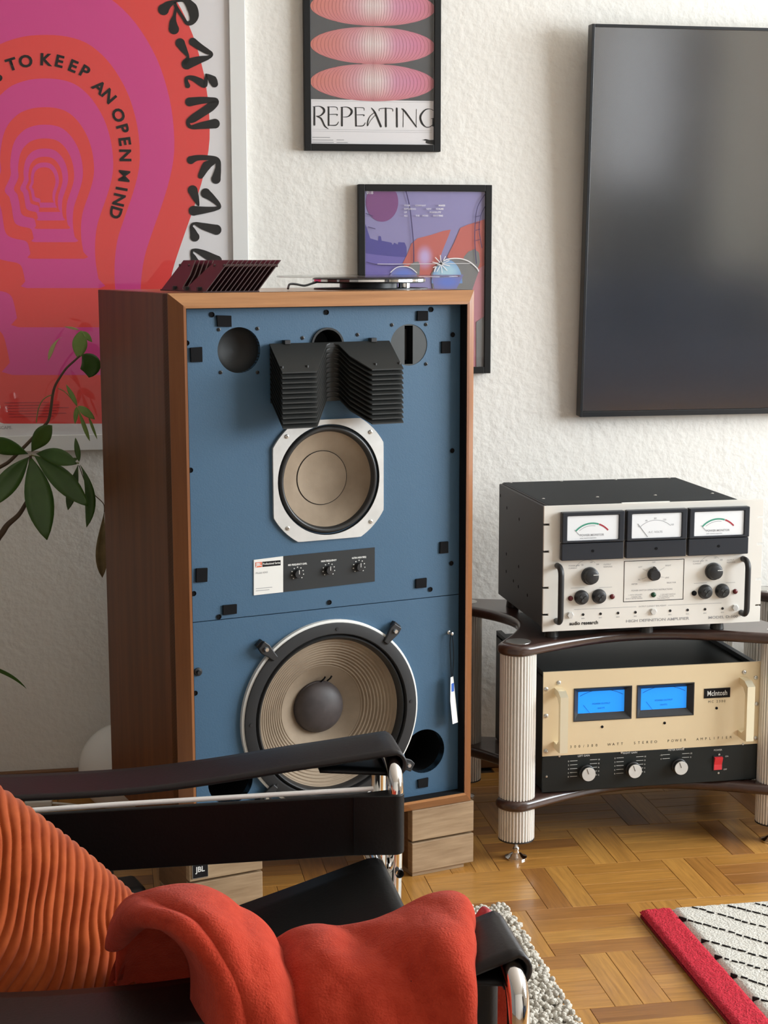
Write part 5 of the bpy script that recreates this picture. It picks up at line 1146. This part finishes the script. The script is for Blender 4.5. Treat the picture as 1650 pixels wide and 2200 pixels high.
# red satin edge peeking over the arm, and hanging end behind the chrome tube
sat = [ony(px, py, 1.60) for px, py in ((1010, 1958), (1030, 1943), (1048, 1948), (1062, 1941), (1072, 1958), (1060, 1975), (1030, 1985), (1012, 1980))]
def satin(u, v):
    x = .350+.040*u; y = 1.585-.035*v; z = .566+.006*math.sin(u*8+1)*(1-v)+.006*noise.noise(Vector((u*4, v*3, 1)))-.004*u
    return (x-.17, y-1.55, z-.40)
so_ = obj('satin_trim', MB().grid(satin, 26, 16), 'red_satin', bo, smooth=180); so_.modifiers.new('thickness', 'SOLIDIFY').thickness = .002
def hang(u, v):
    x = .380+.050*u; return (x-.17+.004*math.sin(v*5), 1.610+.006*math.sin(u*5)-1.55, .492-.28*v-.40)
h_ = obj('hanging_end', MB().grid(hang, 12, 16), 'fleece', bo, smooth=180); h_.modifiers.new('thickness', 'SOLIDIFY').thickness = .006

# ------------------------------------------------------------------ black adapter on the floor
v = onz(272, 1912, .02)
ad = thing('power_adapter', 'black rounded power adapter lying on the floor by the badge-bearing riser', 'adapter', (v.x, v.y, 0), .3)
obj('adapter_body', MB().box(-.03, .03, -.04, .04, .0005, .036), 'black_plastic', ad, bev=.012, seg=4)
obj('adapter_cord', MB().tube(smoothpath([(0, .038, .018), (0.0, .07, .006), (.01, .12, .004), (.02, .17, .004)]), .003, 8), 'black_plastic', ad, smooth=60)

# ------------------------------------------------------------------ unseen furniture added for the television to reflect
bc = thing('bookcase', 'unseen dark wooden bookcase added across the room for the television to reflect', 'bookcase', (3.05, -1.50, 0))
for x in (-.36, .34): obj('side_board', MB().box(x, x+.02, -.17, .17, 0, 2.15), 'shelf_wood', bc)
obj('back_board', MB().box(-.34, .34, -.18, -.17, 0, 2.15), 'shelf_wood', bc)
for z in (.06, .42, .80, 1.18, 1.56, 2.13): obj('shelf_board', MB().box(-.34, .34, -.17, .17, z, z+.02), 'shelf_wood', bc)
for sx_ in (-.17, .17): 
    d_ = obj('door', MB().box(sx_-.168, sx_+.168, .17, .188, .08, 1.17), 'charcoal', bc); obj('door_knob', MB().lathe([(.006, .188), (.006, .20), (.012, .206), (.010, .214), (0, .216)], (sx_-(.13 if sx_ > 0 else -.13), 0, .7), 16), 'steel', d_)
sf = thing('sofa', 'unseen dark blue sofa added in front of the bookcase for the television to reflect', 'sofa', (2.75, -.55, 0))  # added out of view to darken the bottom of the television's reflection
mat('sofa_blue', (.018, .026, .045), .9)
obj('base', MB().box(-.95, .95, -.42, .42, .08, .30), 'sofa_blue', sf, bev=.02)
for x in (-.46, .46): obj('seat_cushion', MB().box(x-.45, x+.45, -.20, .42, .30, .44), 'sofa_blue', sf, bev=.04, seg=3); obj('back_cushion', MB().box(x-.45, x+.45, -.42, -.18, .30, .74), 'sofa_blue', sf, bev=.05, seg=3)
for x in (-.95, .81): obj('arm', MB().box(x, x+.14, -.42, .42, .30, .56), 'sofa_blue', sf, bev=.03, seg=3)
for x in (-.88, .88):
    for y in (-.36, .36): obj('leg', MB().lathe([(.016, 0), (.022, .08)], (x, y, 0), 16, 'z'), 'shelf_wood', sf)

# ------------------------------------------------------------------ lettering to meshes
tmp = []
for (name, cu, loc, parent, material, rotz, xs) in TEXTS:
    o = bpy.data.objects.new('tmp', cu); COL.objects.link(o); tmp.append(o)
bpy.context.view_layer.update(); dg = bpy.context.evaluated_depsgraph_get()
for o, (name, cu, loc, parent, material, rotz, xs) in zip(tmp, TEXTS):
    me = bpy.data.meshes.new_from_object(o.evaluated_get(dg))
    c, s = math.cos(rotz), math.sin(rotz)
    for v in me.vertices:
        x, z = v.co.x*xs, v.co.y; v.co = (x*c-z*s+loc[0], loc[1], x*s+z*c+loc[2])
    me.materials.clear(); me.materials.append(MATS[material]); me.name = name
    link(name, me, parent)
for o in tmp: bpy.data.objects.remove(o)
